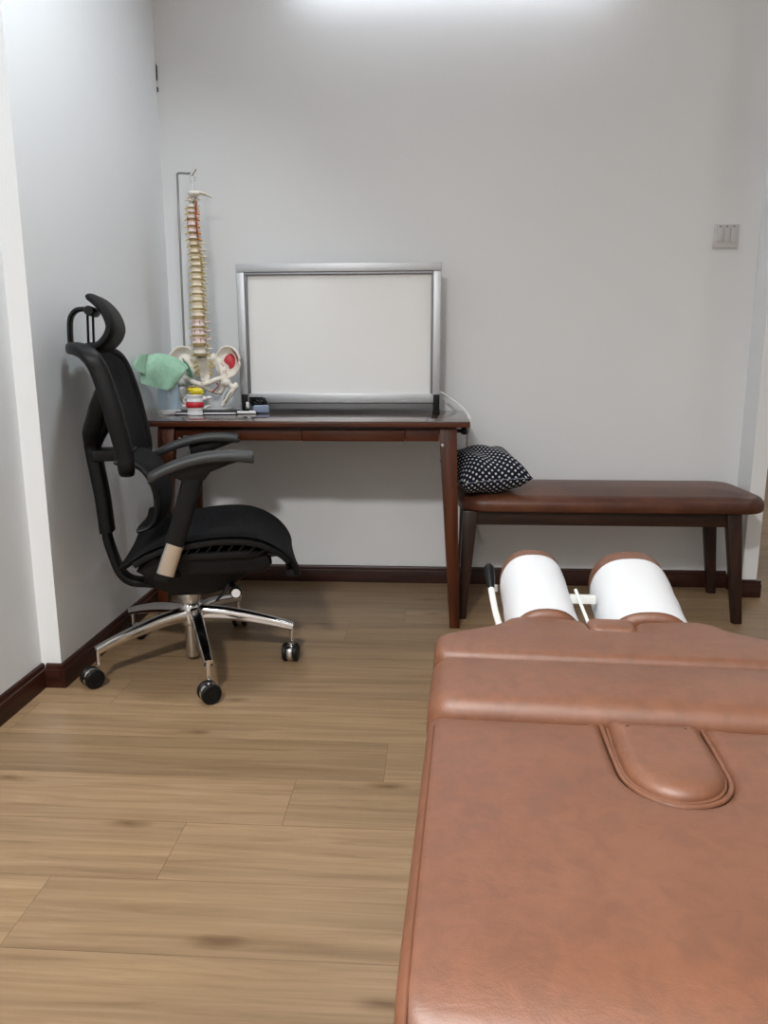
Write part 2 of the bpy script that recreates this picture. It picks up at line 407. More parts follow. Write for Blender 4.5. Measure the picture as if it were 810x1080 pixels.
# ------------------------------------------------------------------ bench
bn = thing('bench', 'long bench with brown leather pad and dark wooden legs beside the desk', 'bench', (.655, 2.97, 0))
bl = lambda x, y, z: (x - .655, y - 2.97, z)
def pad_rings(x0, x1, y0, y1, z0, z1, rc, re, n=10, crown=0.012):
    """rounded-corner cushion: stacked rings from bottom to top"""
    def ring(ins, z):
        out = []
        r = max(rc - ins, .004); X0, X1, Y0, Y1 = x0 + ins, x1 - ins, y0 + ins, y1 - ins
        for cx, cy, a0 in ((X1 - r, Y1 - r, 0), (X0 + r, Y1 - r, 90), (X0 + r, Y0 + r, 180), (X1 - r, Y0 + r, 270)):
            for k in range(n + 1):
                a = radians(a0 + 90 * k / n); out.append((cx + r * cos(a), cy + r * sin(a), z))
        return out
    rs = [ring(.006, z0), ring(.0, z0 + .006)]
    h = z1 - crown - z0
    for k in range(7):
        a = pi / 2 * k / 6; rs.append(ring(re * (1 - cos(a)), z0 + h * .45 + h * .55 * sin(a)))
    for k in range(1, 6):
        q = k / 6; rs.append(ring(re + q * (min(x1 - x0, y1 - y0) / 2 - re - .012), z1 - crown + crown * sin(q * pi / 2)))
    return rs
b = BM(); loft(b, pad_rings(.106 - .655, 1.233 - .655, 2.755 - 2.97, 3.205 - 2.97,   .415, .487, .105, .045, crown=.012))
obj('seat_pad', b, 'brown', bn, 50)
for tx, bx, ty, by in ((.150, .122, 2.795, 2.772), (1.105, 1.143, 2.795, 2.772), (.152, .132, 3.120, 3.118), (1.143, 1.183, 3.150, 3.150)):
    b = BM(); taper_leg(b, bl(tx, ty, .416), bl(bx, by, 0), .054, .040, .034, .030); obj('leg', b, 'bench_z', bn)
b = BM(); box(b, .168 - .655, 1.10 - .655, 2.785 - 2.97, 2.807 - 2.97, .362, .412, .003); obj('front_rail', b, 'bench_x', bn)
b = BM(); box(b, .168 - .655, 1.10 - .655, 3.14 - 2.97, 3.16 - 2.97, .362, .412, .003); obj('back_rail', b, 'bench_x', bn)
for x in (.165, 1.11):
    b = BM(); box(b, x - .011 - .655, x + .011 - .655, 2.81 - 2.97, 3.135 - 2.97, .362, .412, .003); obj('side_rail', b, 'bench_y', bn)

# ------------------------------------------------------------------ polka-dot cushion on the bench
def pillow(name, w, d, th, m, loc, rot):
    b = BM(); uv = b.loops.layers.uv.new('UVMap'); N = 28
    def P(i, j, s):
        u = -1 + 2 * i / N; v = -1 + 2 * j / N
        # sides pulled in between the corners
        x = u * w / 2 * (1 - .10 * (1 - u * u) * 0 - .075 * (1 - v * v)); y = v * d / 2 * (1 - .075 * (1 - u * u))
        e = max(0, (1 - u ** 4)) ** .62 * max(0, (1 - v ** 4)) ** .62
        wr = .006 * sin(7 * u + 3 * v) * e
        return (x, y, s * th / 2 * e + wr)
    top = [[b.verts.new(P(i, j, 1)) for j in range(N + 1)] for i in range(N + 1)]
    bot = [[top[i][j] if i in (0, N) or j in (0, N) else b.verts.new(P(i, j, -1)) for j in range(N + 1)] for i in range(N + 1)]
    def arcs(G):
        U = [[0.0] * (N + 1) for _ in range(N + 1)]; V = [[0.0] * (N + 1) for _ in range(N + 1)]
        for j in range(N + 1):
            for i in range(1, N + 1): U[i][j] = U[i - 1][j] + (G[i][j].co - G[i - 1][j].co).length
            m0 = U[N // 2][j]
            for i in range(N + 1): U[i][j] -= m0
        for i in range(N + 1):
            for j in range(1, N + 1): V[i][j] = V[i][j - 1] + (G[i][j].co - G[i][j - 1].co).length
            m0 = V[i][N // 2]
            for j in range(N + 1): V[i][j] -= m0
        return U, V
    for G, flip in ((top, 0), (bot, 1)):
        AU, AV = arcs(G)
        for i in range(N):
            for j in range(N):
                q = [(i, j), (i + 1, j), (i + 1, j + 1), (i, j + 1)]
                f = b.faces.new([G[a][c] for a, c in (q[::-1] if flip else q)])
                for l, (a, c) in zip(f.loops, q[::-1] if flip else q): l[uv].uv = (AU[a][c] / .4 + flip * .137, AV[a][c] / .4)
    o = obj(name, b, m, None, 180); o.location = loc; o.rotation_euler = rot
    return o
pc = pillow('cushion', .272, .325, .146, 'polka', (.204, 2.893, .5575), (radians(8), radians(-3), radians(13)))
tag(pc, 'navy cushion with white polka dots on the bench beside the desk', 'cushion')
b = BM(); tube(b, [(-.120, -.160, .0), (-.05, -.1525, .001), (.05, -.1525, .001), (.120, -.160, 0)], .0010, 6); obj('zip', b, 'bluegrey', pc)

# ------------------------------------------------------------------ whiteboard on the desk
wb = thing('whiteboard', 'whiteboard in a silver frame standing on the desk on black feet', 'whiteboard', (-.370, 3.10, ZD))
def wl(x0, x1, y0, y1, z0, z1): return (x0 + .37, x1 + .37, y0, y1, z0 - ZD, z1 - ZD)
b = BM(); box(b, *wl(-.748, .010, .004, .016, .825, 1.312), 0); obj('writing_panel', b, 'board', wb)
def rail(name, p):
    b = BM(); box(b, *wl(*p), .0035, 2); return obj(name, b, 'alu', wb)
rail('frame_rail', (-.778, .034, -.012, .022, 1.306, 1.339))
rail('frame_rail', (-.745, .005, -.008, .022, .795, .832))
rail('frame_rail', (-.778, -.745, -.012, .022, .795, 1.3058))
rail('frame_rail', (.003, .034, -.012, .022, .795, 1.3058))
b = BM()
for p in ((-.744, .0025, -.0095, .004, 1.296, 1.3055), (-.7445, -.736, -.0095, .004, .833, 1.296), (-.0055, .0026, -.0095, .004, .833, 1.296)):
    box(b, *wl(*p), .0015, 1)
obj('inner_lip', b, mat('dark_aluminium', (.22, .225, .24), .4, 1.0), wb)
for x in (-.772, .007):
    b = BM(); box(b, *wl(x, x + .025, -.020, .030, ZD, .829), .002); box(b, *wl(x - .002, x + .027, -.055, .060, ZD, ZD + .008), .002); obj('foot', b, 'plastic', wb)
b = BM(); box(b, *wl(-.75, .01, .004, .018, ZD + .012, .796), .002); obj('gap_shadow_strip', b, mat('gap_shadow_grey', (.20, .20, .205), .45, .4), wb)  # dark grey strip standing in for the shaded gap below the frame

# ------------------------------------------------------------------ wall plates
def plate(name, label, cat, x0, x1, z0, z1, rockers):
    t = thing(name, label, cat, ((x0 + x1) / 2, D, (z0 + z1) / 2)); w, h = (x1 - x0) / 2, (z1 - z0) / 2
    b = BM(); box(b, -w, w, -.011, 0, -h, h, .003); obj('plate', b, 'switch', t)
    return t, w, h
sw, w, h = plate('light_switch', 'white three-gang light switch on the back wall above the bench', 'switch', 1.107, 1.203, 1.396, 1.488, 3)
for k in range(3):
    x = -.026 + k * .026
    b = BM(); box(b, x - .0115, x + .0115, -.016, -.009, -.024, .030, .0015, mtx=Matrix.Rotation(radians(3), 4, 'X')); r = obj('rocker', b, 'switch', sw)
    b = BM(); box(b, x - .0032, x + .0032, -.0135, -.0105, .0345, .0375); obj('indicator', b, 'crack', sw)
so, w, h = plate('wall_socket', 'white wall socket under the desk seen between the chair armrests', 'socket', -1.058, -.975, .492, .576, 2)
b = BM(); box(b, -.024, .024, -.0125, -.010, -.024, .024, .001); obj('socket_face', b, 'white', so)
b = BM()
for x, z in ((0, .012), (-.011, -.008), (.011, -.008)): box(b, x - .003, x + .003, -.0132, -.0122, z - .004, z + .004)
obj('socket_hole', b, 'crack', so)

# ------------------------------------------------------------------ white cable from the whiteboard over the desk edge
pts = smoothpath([(.034, 3.135, .838), (.075, 3.14, .812), (.115, 3.10, .785), (.138, 2.98, .763), (.1425, 2.90, .748), (.1435, 2.94, .70), (.147, 3.10, .665), (.152, 3.215, .60), (.158, 3.221, .45), (.205, 3.221, .26), (.225, 3.222, .205)], 8)
t = thing('white_cable', 'thin white cable from the whiteboard down behind the bench', 'cable', (.034, 3.135, .838))
def rel(ps, o): o = Vector(o); return [Vector(p) - o for p in ps]
b = BM(); tube(b, rel(pts, t.location), .0042, 8); obj('cord', b, 'white', t)
b = BM(); box(b, .222, .232, 3.214, 3.228, .178, .206, .002); tr(b, b.verts, Matrix.Translation(-Vector(t.location))); obj('connector', b, 'white', t)
b = BM(); box(b, .1365, .1495, 2.885, 2.915, .722, .752, .003); tr(b, b.verts, Matrix.Translation(-Vector(t.location))); obj('plug', b, 'white', t)

# ------------------------------------------------------------------ office chair
ch = thing('office_chair', 'black mesh ergonomic office chair on chrome star base in front of desk', 'chair', (-.775, 2.31, 0), radians(14))
# --- star base
base = BM(); lathe(base, [(0, .128), (.030, .128), (.034, .135), (.036, .178), (.032, .196), (.026, .203), (0, .203)], 28)
sb = obj('base_hub', base, 'chrome', ch)
HX = .012
for k in range(5):
    a = radians(72 * k + 6 - 14)
    d = Vector((cos(a), sin(a), 0))
    pts = [d * r + Vector((HX, 0, z)) for r, z in ((.028, .165), (.10, .160), (.18, .146), (.26, .127), (.318, .110))]
    b = BM(); tube(b, smoothpath(pts, 3), [.021 - .0006 * i for i in range(13)], 16, h=[.023 - .0009 * i for i in range(13)], e=3.5); obj('base_leg', b, 'chrome', ch)
    b = BM(); st = d * .314 + Vector((HX, 0, 0)); tube(b, [st + Vector((0, 0, z)) for z in (.118, .098, .062)], .0075, 12)
    # castor: trails outward/backward with its own swivel
    sw_ang = {0: 268, 1: 95, 2: 78, 3: 228, 4: 285}[k]
    tr_ = Vector((cos(radians(sw_ang - 14)), sin(radians(sw_ang - 14)), 0)) * .022
    cc = st + tr_; ax = Vector((-tr_.y, tr_.x, 0)).normalized()
    if k == 4: ax = Vector((cos(radians(-53 - 14)), sin(radians(-53 - 14)), 0))
    ce = bpy.data.objects.new('castor', None); ce.empty_display_size = .02
    bpy.data.objects.remove(ce)
    cm = obj('castor', b, 'chrome', ch)
    rotm = Matrix.Translation(cc + Vector((0, 0, .030))) @ ax.to_track_quat('Z', 'Y').to_matrix().to_4x4()
    hb = BM(); lathe(hb, [(0, -.009), (.0265, -.009), (.0285, -.005), (.0285, .005), (.0265, .009), (0, .009)], 26, mtx=rotm); obj('hood', hb, 'chrome', cm)
    for s in (-1, 1):
        wbm = BM(); pr = [(0, .010), (.027, .010), (.030, .013), (.030, .021), (.027, .0245), (.019, .0255), (.018, .0235), (0, .0235)]
        lathe(wbm, [(r, z * s) for r, z in pr], 28, mtx=rotm); obj('wheel', wbm, 'plastic', cm)
b = BM(); lathe(b, [(0, .016), (.019, .016), (.021, .020), (.021, .13), (0, .13)], 24); obj('gas_cylinder', b, 'nickel', ch)
b = BM(); lathe(b, [(0, .20), (.030, .20), (.034, .206), (.034, .226), (.030, .245), (0, .245)], 24); obj('column_collar', b, 'nickel', ch)
# --- mechanism
b = BM(); prism(b, [(-.13, .352), (.235, .352), (.210, .322), (.12, .262), (.06, .250), (-.04, .252), (-.125, .296)], -.105, .105, bev=.015, seg=3); mech = obj('tilt_mechanism', b, 'plastic', ch)
b = BM(); tube(b, [(.13, -.08, .290), (.142, -.11, .280), (.150, -.145, .272)], .008, 10); lathe(b, [(0, 0), (.016, 0), (.018, .004), (.018, .022), (.015, .026), (0, .026)], 20, mtx=Matrix.Translation((.151, -.140, .271)) @ Matrix.Rotation(pi / 2, 4, 'X'))
kn = obj('tilt_knob', b, 'plastic', mech)
b = BM(); lathe(b, [(.0095, 0), (.0135, 0), (.0135, .0015), (.0095, .0015)], 24, mtx=Matrix.Translation((.151, -.1658, .271)) @ Matrix.Rotation(pi / 2, 4, 'X')); obj('knob_ring', b, 'white', kn)
b = BM(); tube(b, [(.128, -.145, .296), (.113, -.150, .268), (.090, -.152, .245)], [.007, .009, .006], 10, h=[.004, .005, .003]); obj('height_lever', b, 'plastic', mech)
# --- seat: mesh sling with rolled rim
def zs(x):   # side profile of the seat
    P = [(-.170, .378), (-.145, .395), (-.10, .424), (-.045, .445), (.03, .455), (.10, .463), (.18, .461), (.235, .447), (.283, .419), (.316, .385), (.334, .352), (.337, .325)]
    for (x0, z0), (x1, z1) in zip(P, P[1:]):
        if x <= x1: return z0 + (z1 - z0) * (x - x0) / (x1 - x0)
    return P[-1][1]
prof = smoothpath([(-.170, 0, .378), (-.145, 0, .395), (-.100, 0, .424), (-.045, 0, .445), (.03, 0, .455), (.10, 0, .463), (.18, 0, .462), (.235, 0, .448), (.283, 0, .420), (.316, 0, .386), (.334, 0, .352), (.336, 0, .330)], 4)
fr = frames(prof, up=(0, 1, 0))
b = BM(); rings = []
NL = 22
for i, (p, s, n_, t_) in enumerate(fr):
    q = i / (len(fr) - 1)
    nrm = Vector((-t_.z, 0, t_.x))
    wv = .245 - .022 * max(0, (q - .72) / .28) ** 2 - .015 * max(0, (.15 - q) / .15)
    up_, dn = [], []
    for k in range(NL + 1):
        u = -1 + 2 * k / NL
        dish = .010 * (abs(u) ** 3) - .006
        edge = .5 * (1 - abs(u) ** 8)
        up_.append(p + Vector((0, u * wv, 0)) + nrm * (dish + .010 * sqrt(max(0, 1 - abs(u) ** 10))))
        dn.append(p + Vector((0, u * wv, 0)) + nrm * (dish - .012 * sqrt(max(0, 1 - abs(u) ** 10)) - .001))
    rings.append(up_ + dn[::-1])
loft(b, rings); seat = obj('seat', b, 'mesh', ch, 60)
# rim under the mesh
for s in (-1, 1):
    b = BM()
    rim = [Vector((x, s * (.238 - .02 * max(0, (x - .25) / .1)), zs(x) - .012)) for x in [-.15 + .02 * k for k in range(24) if -.15 + .02 * k > -.145]]
    tube(b, rim, .011, 10, h=.010, e=3); obj('seat_rim', b, 'plastic', seat)
    b = BM()
    rail_ = [Vector((x, s * (.225 - .06 * max(0, (x - .2) / .1)), .408 - .10 * max(0, (-.04 - x)) + (.0 if x < .2 else -.15 * (x - .2)))) for x in [-.05 + .02 * k for k in range(17)]]
    tube(b, rail_, .010, 10, h=.012, e=3)
    for k in range(3, 13):     # slanting ribs of the suspension
        x = -.11 + .031 * k
        tube(b, [(x - .012, s * .224, .405), (x + .012, s * .236, zs(x + .012) - .022)], .0055, 8, h=.004)
    obj('suspension_rib', b, 'plastic', seat)
b = BM(); prism(b, [(-.09, .410), (-.03, .414), (.25, .402), (.262, .370), (.235, .345), (-.10, .345), (-.13, .365)], -.215, .215, bev=.012, seg=3); obj('seat_pan', b, 'plastic', seat)
b = BM(); tube(b, [(.318, -.20, .336), (.326, 0, .332), (.318, .20, .336)], .016, 12, h=.012); obj('front_rim', b, 'plastic', seat)
# --- spine post
def ribbon(name, pts, w, th, m, parent, sub=5, e=4.5, n=20):
    """strip in the x-z plane: w = lateral width, th = thickness"""
    b = BM(); ps = smoothpath([(x, y, z) for x, y, z in pts], sub); fr = frames(ps, up=(0, 1, 0)); N = len(fr); rings = []
    for i, (p, s, n_, t_) in enumerate(fr):
        q = i / (N - 1)
        ww = w(q) if callable(w) else w; tt = th(q) if callable(th) else th
        rings.append([p + n_ * a + s * c for a, c in superell(ww, tt, n, e)])
    loft(b, rings); return obj(name, b, m, parent, 40)
ribbon('spine_post', [(-.262, 0, .735), (-.259, 0, .690), (-.252, 0, .630), (-.243, 0, .555), (-.238, 0, .470), (-.236, 0, .445)], .075, .042, 'plastic', ch)
ribbon('spine_bracket', [(-.240, 0, .50), (-.238, 0, .43), (-.225, 0, .37), (-.207, 0, .315), (-.178, 0, .284), (-.13, 0, .274), (-.06, 0, .270)], .062, .026, 'plastic', ch)
b = BM(); box(b, -.262, -.135, -.045, .045, .668, .704, .008, 3); obj('spine_crossbar', b, 'plastic', ch)
# --- backrest: frame loop, Y-arms and mesh
def back_x(u, z):
    # side edge positions, centre set further back
    P = [(.655, -.135), (.707, -.136), (.774, -.148), (.865, -.166), (.93, -.184), (.965, -.198), (1.0, -.232)]
    z = max(.655, min(1.0, z))
    for (z0, x0), (z1, x1) in zip(P, P[1:]):
        if z <= z1: xe = x0 + (x1 - x0) * (z - z0) / (z1 - z0); break
    dep = .030 + .024 * max(0, (z - .80) / .20)
    return xe - dep * (1 - u * u)
HW = lambda z: .215 + .012 * sin((z - .655) / .345 * pi)
for s in (-1, 1):
    ps = [Vector((back_x(0, .655) + .004, 0, .652)), Vector((back_x(.5, .655) + .004, s * .10, .652)), Vector((back_x(.85, .655) + .002, s * .175, .655))] + [Vector((back_x(1, z), s * HW(z), z)) for z in (.675, .70, .75, .80, .85, .90, .94, .97)] + [Vector((back_x(.93, .985), s * .200, .990)), Vector((back_x(.75, 1.0), s * .16, 1.0)), Vector((back_x(.4, 1.0) + .002, s * .09, 1.0)), Vector((back_x(0, 1.0), 0, 1.0))]
    ps = smoothpath(ps, 3); N = len(ps)
    b = BM(); tube(b, ps, [.017] * N, 16, up=(1, 0, 0), h=[.020 + .006 * sin(i / N * pi) for i in range(N)], e=3); obj('backrest_frame', b, 'plastic', ch)
    # Y arm from the side frame down to the post
    arm = [(-.188, s * .212, .885), (-.205, s * .195, .840), (-.222, s * .150, .800), (-.245, s * .085, .762), (-.258, s * .030, .725), (-.262, s * .020, .690)]
    b = BM(); ps = smoothpath(arm, 5); tube(b, ps, .016, 16, up=(1, 0, 0), h=[.016 + .010 * sin(i / len(ps) * pi) for i in range(len(ps))], e=3.2); obj('back_arm', b, 'plastic', ch)
b = BM(); NU, NZ = 20, 18
G = []
for side in (1, -1):
    g = []
    for j in range(NZ + 1):
        z = .660 + .338 * j / NZ
        g.append([b.verts.new((back_x(u, z) + (.013 if side > 0 else .005) + (.010 * sqrt(max(0, 1 - u ** 6)) if side > 0 else 0), u * (HW(z) - .006) * (1 if j < NZ else .97), z)) for u in [-1 + 2 * i / NU for i in range(NU + 1)]])
    G.append(g)
for j in range(NZ):
    for i in range(NU):
        for g in G: b.faces.new((g[j][i], g[j][i + 1], g[j + 1][i + 1], g[j + 1][i]))
for j in range(NZ):
    for i in (0, NU): b.faces.new((G[0][j][i], G[0][j + 1][i], G[1][j + 1][i], G[1][j][i]))
for i in range(NU):
    for j in (0, NZ): b.faces.new((G[0][j][i], G[0][j][i + 1], G[1][j][i + 1], G[1][j][i]))
obj('backrest', b, 'mesh', ch, 50)
# --- lumbar support: C-shaped sling pad
lum = [(-.165, 0, .682), (-.120, 0, .676), (-.085, 0, .652), (-.062, 0, .610), (-.054, 0, .560), (-.060, 0, .515), (-.082, 0, .487), (-.115, 0, .477)]
def cpad(name, prof, hw, th, m, bowl=.02, n=20, endp=6):
    ps = smoothpath(prof, 5); fr = frames(ps, up=(0, 1, 0)); b = BM(); rings = []
    N = len(fr)
    for i, (p, s, n_, t_) in enumerate(fr):
        q = i / (N - 1)
        w_ = hw * (1 - .10 * abs(2 * q - 1) ** 4); tk = th * (.55 + .45 * sqrt(max(0, 1 - abs(2 * q - 1) ** 4)))
        A, B_ = [], []
        for k in range(n + 1):
            u = -1 + 2 * k / n; rd = sqrt(max(0, 1 - abs(u) ** endp))
            c = p + Vector((-bowl * (u * u), u * w_, 0))
            A.append(c + s * (tk / 2 * (.25 + .75 * rd))); B_.append(c - s * (tk / 2 * (.25 + .75 * rd)))
        rings.append(A + B_[::-1])
    loft(b, rings); return obj(name, b, m, ch, 50)
lp = cpad('lumbar_support', lum, .165, .030, 'mesh', .012)
for s in (-1, 1):
    b = BM(); tube(b, smoothpath([(x - .010, s * .165, z) for x, _, z in lum], 4), .006, 12, up=(0, 1, 0), h=.017, e=3); obj('lumbar_rim', b, 'plastic', lp)
b = BM(); box(b, -.195, -.120, -.05, .05, .655, .690, .008); obj('lumbar_clamp', b, 'plastic', lp)
# --- headrest
hd = [(-.226, 0, 1.146), (-.203, 0, 1.131), (-.180, 0, 1.103), (-.168, 0, 1.068), (-.174, 0, 1.040), (-.195, 0, 1.014), (-.217, 0, 1.004), (-.240, 0, 1.009)]
hp = cpad('headrest', hd, .125, .031, 'mesh', .002, endp=5)
hp.data.materials[0] = M['plastic2']
loop = smoothpath([(-.272, 0, .985), (-.297, 0, 1.000), (-.299, 0, 1.050), (-.294, 0, 1.090), (-.277, 0, 1.111), (-.255, 0, 1.115), (-.232, 0, 1.113)], 5)
b = BM(); tube(b, loop, .0068, 14, up=(0, 1, 0), h=.022, e=3); obj('headrest_bracket', b, 'plastic', ch)
b = BM()
for x in (-.243, -.228): tube(b, [(x, -.02, 1.108), (x - .004, -.02, 1.010)], .0036, 8)
lathe(b, [(0, -.06), (.012, -.06), (.014, -.055), (.014, .055), (.012, .06), (0, .06)], 18, mtx=Matrix.Translation((-.233, 0, 1.108)) @ Matrix.Rotation(pi / 2, 4, 'X')); obj('headrest_pivot', b, 'plastic', hp)
# --- arms
for s in (-1, 1):
    dx = 0 if s < 0 else -.042
    y = .27 * s
    dp_ = 0 if s < 0 else -.006
    a = ribbon('armrest', [(-.050 + dp_ * .3, y, .352), (-.034 + dp_ * .4, y, .40), (-.008 + dp_ * .6, y, .47), (.026 + dp_ * .9, y, .57), (.050 + dp_, y, .650)], .034, lambda q: .046 + .012 * q, 'plastic', ch, e=4)
    ribbon('chrome_sleeve', [(-.041 + dp_ * .35, y, .372), (-.026 + dp_ * .5, y, .415), (-.010 + dp_ * .62, y, .457)], .037, .0505, 'nickel', a, e=5)
    b = BM(); tube(b, [(-.045 + dp_ * .3, y, .362), (-.02, s * .19, .350), (0, s * .10, .335)], .022, 12, h=.014, e=3); obj('arm_bracket', b, 'plastic', a)
    b = BM(); prism(b, [(.018 + dp_, .640), (.080 + dp_, .640), (.098 + dp_, .662), (.150 + dp_, .682), (.19 + dp_, .692), (.10 + dp_, .700), ((-.03 if s < 0 else .012) + dp_, .664 if s < 0 else .676)], y - .018, y + .018, bev=.005); obj('pad_mount', b, 'plastic', a)
    top = smoothpath([(-.070 + dx, y, .648), (-.055 + dx, y, .655), (-.02 + dx, y, .672), (.022 + dx, y, .687), (.065 + dx, y, .698), (.110 + dx, y, .704), (.16 + dx, y, .705), (.205 + dx, y, .701), (.218 + dx, y, .698)], 4)
    fr = frames(top, up=(0, 1, 0)); b = BM(); rings = []; N = len(fr)
    for i, (p, sd, n_, t_) in enumerate(fr):
        q = i / (N - 1); wv = .043 * min(1, .72 + 2.2 * q) * (1 if q < .92 else sqrt(max(.35, 1 - ((q - .92) / .08) ** 2 * .65)))
        hv = .015 * (1 if q < .95 else .85)
        rings.append([p + Vector((0, u, 0)) + Vector((0, 0, v_)) for u, v_ in superell(2 * wv, 2 * hv, 24, 4)])
    loft(b, rings); obj('arm_pad', b, 'armpad', a, 45)

# ------------------------------------------------------------------ spine model on the desk
YSP = 3.03
sp = thing('spine_model', 'anatomical spine model with pelvis hanging from a steel stand on the desk', 'anatomical model', (-.930, YSP, ZD))
kS = YSP / 3.0
def sl(x, z, dy=0): # metres measured at depth 3.0 -> model-local
    return Vector((x * kS + .92, dy, .97 + (z - .97) * kS - ZD))
# stand
rx = -.964 * (3.10 / 3.03)
b = BM(); rp = [sl(-.990, .80, .085), sl(-.988, 1.1, .085), sl(-.982, 1.62, .085), sl(-.981, 1.664, .083), sl(-.973, 1.674, .078), sl(-.93, 1.663, .035), sl(-.898, 1.656, .008)]
rp[0].z = .014
tube(b, smoothpath(rp, 5), .0042, 10); obj('stand_rod', b, 'rod', sp)
b = BM(); box(b, -.11, .10, .04, .15, 0, .014, .004); obj('stand_base', b, 'white', sp)
b = BM(); lathe(b, [(0, -.016), (.006, -.016), (.006, .004), (.0085, .006), (.0085, .014), (0, .016)], 12, mtx=Matrix.Translation(sl(-.894, 1.661, .006)) @ Matrix.Rotation(radians(35), 4, 'Y')); obj('clamp_screw', b, 'chrome', sp)
b = BM(); hk = [sl(-.898, 1.655, .004) + Vector((0.010 * sin(a), 0, -.016 + .014 * cos(a))) for a in [k * 2 * pi / 14 for k in range(14)]]
tube(b, smoothpath(hk, 2, True), .0016, 6, closed=True)
tube(b, [sl(-.897, 1.628), sl(-.897, 1.598)], .003, 8); tube(b, [sl(-.905, 1.612), sl(-.889, 1.612)], .0035, 8); obj('hanging_hook', b, 'chrome', sp)
# occipital plate
b = BM(); pl_ = []
ball(b, sl(-.897, 1.583, .002), (.022, .026, .012), 18)
for k in range(8):
    q = k / 7; pl_.append(sl(-.890 + .055 * q, 1.590 - .014 * q * q, .012 + .03 * q))
tube(b, pl_, [.016 - .0018 * k for k in range(8)], 12, h=[.009 - .0009 * k for k in range(8)])
remesh('occipital_bone', b, 'bone', .0025, sp, 3)
# vertebrae: (x at 3.0, z at 3.0, body half width, body height)
px = [(203.3, 209), (203.6, 215.5), (204, 221), (204, 227), (204.3, 234), (204.6, 241), (204.8, 247.5), (205, 254), (205.2, 261), (205.6, 267.6), (206, 274.3), (206, 281), (206, 288), (206.1, 295.6), (206.6, 303.5), (207.2, 311.3), (207.8, 319.6), (208.3, 328), (209, 338.6), (209.6, 348), (210.2, 357.3), (210.8, 368)]
def p2m(x, y): return (-.964 + (x - 187) * (.066 / 18) * 1.0 - .0001 * (y - 183), 1.656 - (y - 183) * (1.656 - .892) / (400 - 183))
cent = [p2m(*q) for q in px]
yoff = [.000, .000, -.004, -.007, -.008, -.006, -.002, .003, .008, .013, .017, .020, .021, .020, .017, .012, .006, -.001, -.009, -.015, -.018, -.012]
def vertebra(i):
    x, z = cent[i]; n = len(cent)
    zt = cent[i - 1][1] if i else z + .022; zb = cent[i + 1][1] if i < n - 1 else z - .036
    H = min((zt - z), (z - zb)) * (.58 if i < 8 else .72) if i else .013
    q = i / (n - 1)
    hw = .0125 + .0140 * q if i > 6 else .0135 + .0008 * i
    hd_ = hw * .78
    c = sl(x, z, yoff[i])
    m = 'bone' if i < 2 or i == n - 1 else ('bone_pink' if i in (2, 3, 4, 5, 6) or i > 17 else 'bone_warm')
    b = BM(); zz = [(-.5, .96), (-.44, 1.0), (-.36, .97), (-.15, .86), (0, .84), (.15, .86), (.36, .97), (.44, 1.0), (.5, .96)]
    lathe(b, [(0, -.5 * H)] + [(hw * r, H * t) for t, r in zz] + [(0, .5 * H)], 20, c=c, sy=.78)
    # arch, transverse and spinous processes
    tw = (.026 if i < 7 else .034 - .006 * (i - 7) / 11 if i < 18 else .040)
    if i == 0: tw = .032
    for s in (-1, 1):
        tube(b, smoothpath([c + Vector((s * hw * .6, hd_ * .7, H * .2)), c + Vector((s * hw * .85, hd_ + .010, H * .15)), c + Vector((s * .007, hd_ + .024, 0))], 3), .0045, 8)
        tube(b, [c + Vector((s * hw * .7, hd_ + .006, H * .12)), c + Vector((s * tw * .7, hd_ + .012, H * .16)), c + Vector((s * tw, hd_ + (.014 if i < 7 or i > 17 else .024), H * .22))], [.0055, .0042, .0036], 8)
        ball(b, c + Vector((s * hw * .9, hd_ + .012, H * .55)), (.0045, .004, .008), 8); ball(b, c + Vector((s * hw * .85, hd_ + .014, -H * .6)), (.0045, .004, .008), 8)
    tube(b, [c + Vector((0, hd_ + .022, 0)), c + Vector((0, hd_ + .040, -H * .5)), c + Vector((0, hd_ + .052, -H * .9))], [.005, .0045, .004], 8, h=[.008, .007, .005])
    o = obj('vertebra', b, m, sp, 50)
    if 0 < i < n:
        # disc beneath
        gap = (z - zb) * kS - H
        b = BM(); zd = -.5 * H; g = max(gap * .5, .004) if i == n - 1 else (z - zb) * kS - H * .98
        if i == n - 1: g = .010
        dw = hw * (.78 if i < 8 else 1.0)
        lathe(b, [(0, zd), (dw * .93, zd), (dw * .985, zd - g * .5), (dw * .93, zd - g), (0, zd - g)], 20, c=c, sy=.78); obj('disc', b, 'disc', sp, 50)
    if i > 0:
        for s in (-1, 1):
            L = .013 if i < 7 else .011
            b = BM(); z0 = -.55 * H
            tube(b, smoothpath([c + Vector((s * hw * .75, hd_ * .8, z0)), c + Vector((s * (hw + .004), hd_ * .6, z0 - .002)), c + Vector((s * (hw + L), hd_ * .2, z0 - .008))], 3), .0038 if (1 < i < 7 and s > 0) else .0026, 8)
            obj('nerve_root', b, 'orange' if 1 < i < 7 and s > 0 else 'nerve', o)
    if i in (0, 18, 19, 20):      # painted blood vessels on the front
        for s in (-1, 1):
            b = BM(); tube(b, [c + Vector((s * hw * .42, -hd_ * .80, -.36 * H)), c + Vector((s * hw * .45, -hd_ * .78, 0)), c + Vector((s * hw * .40, -hd_ * .84, .36 * H))], .0013, 6); obj('blood_vessel', b, 'artery', o)
for i in range(len(cent)): vertebra(i)
for s in (-1, 1):
    b = BM(); ps = [sl(*cent[i], yoff[i]) + Vector((s * .0165, .006, 0)) for i in (range(1, 7) if s > 0 else range(3, 6))]
    if s > 0: ps = [ps[0] + Vector((.004, 0, .016))] + ps
    tube(b, smoothpath(ps, 4), .0028, 8); obj('vertebral_artery', b, 'artery', sp)
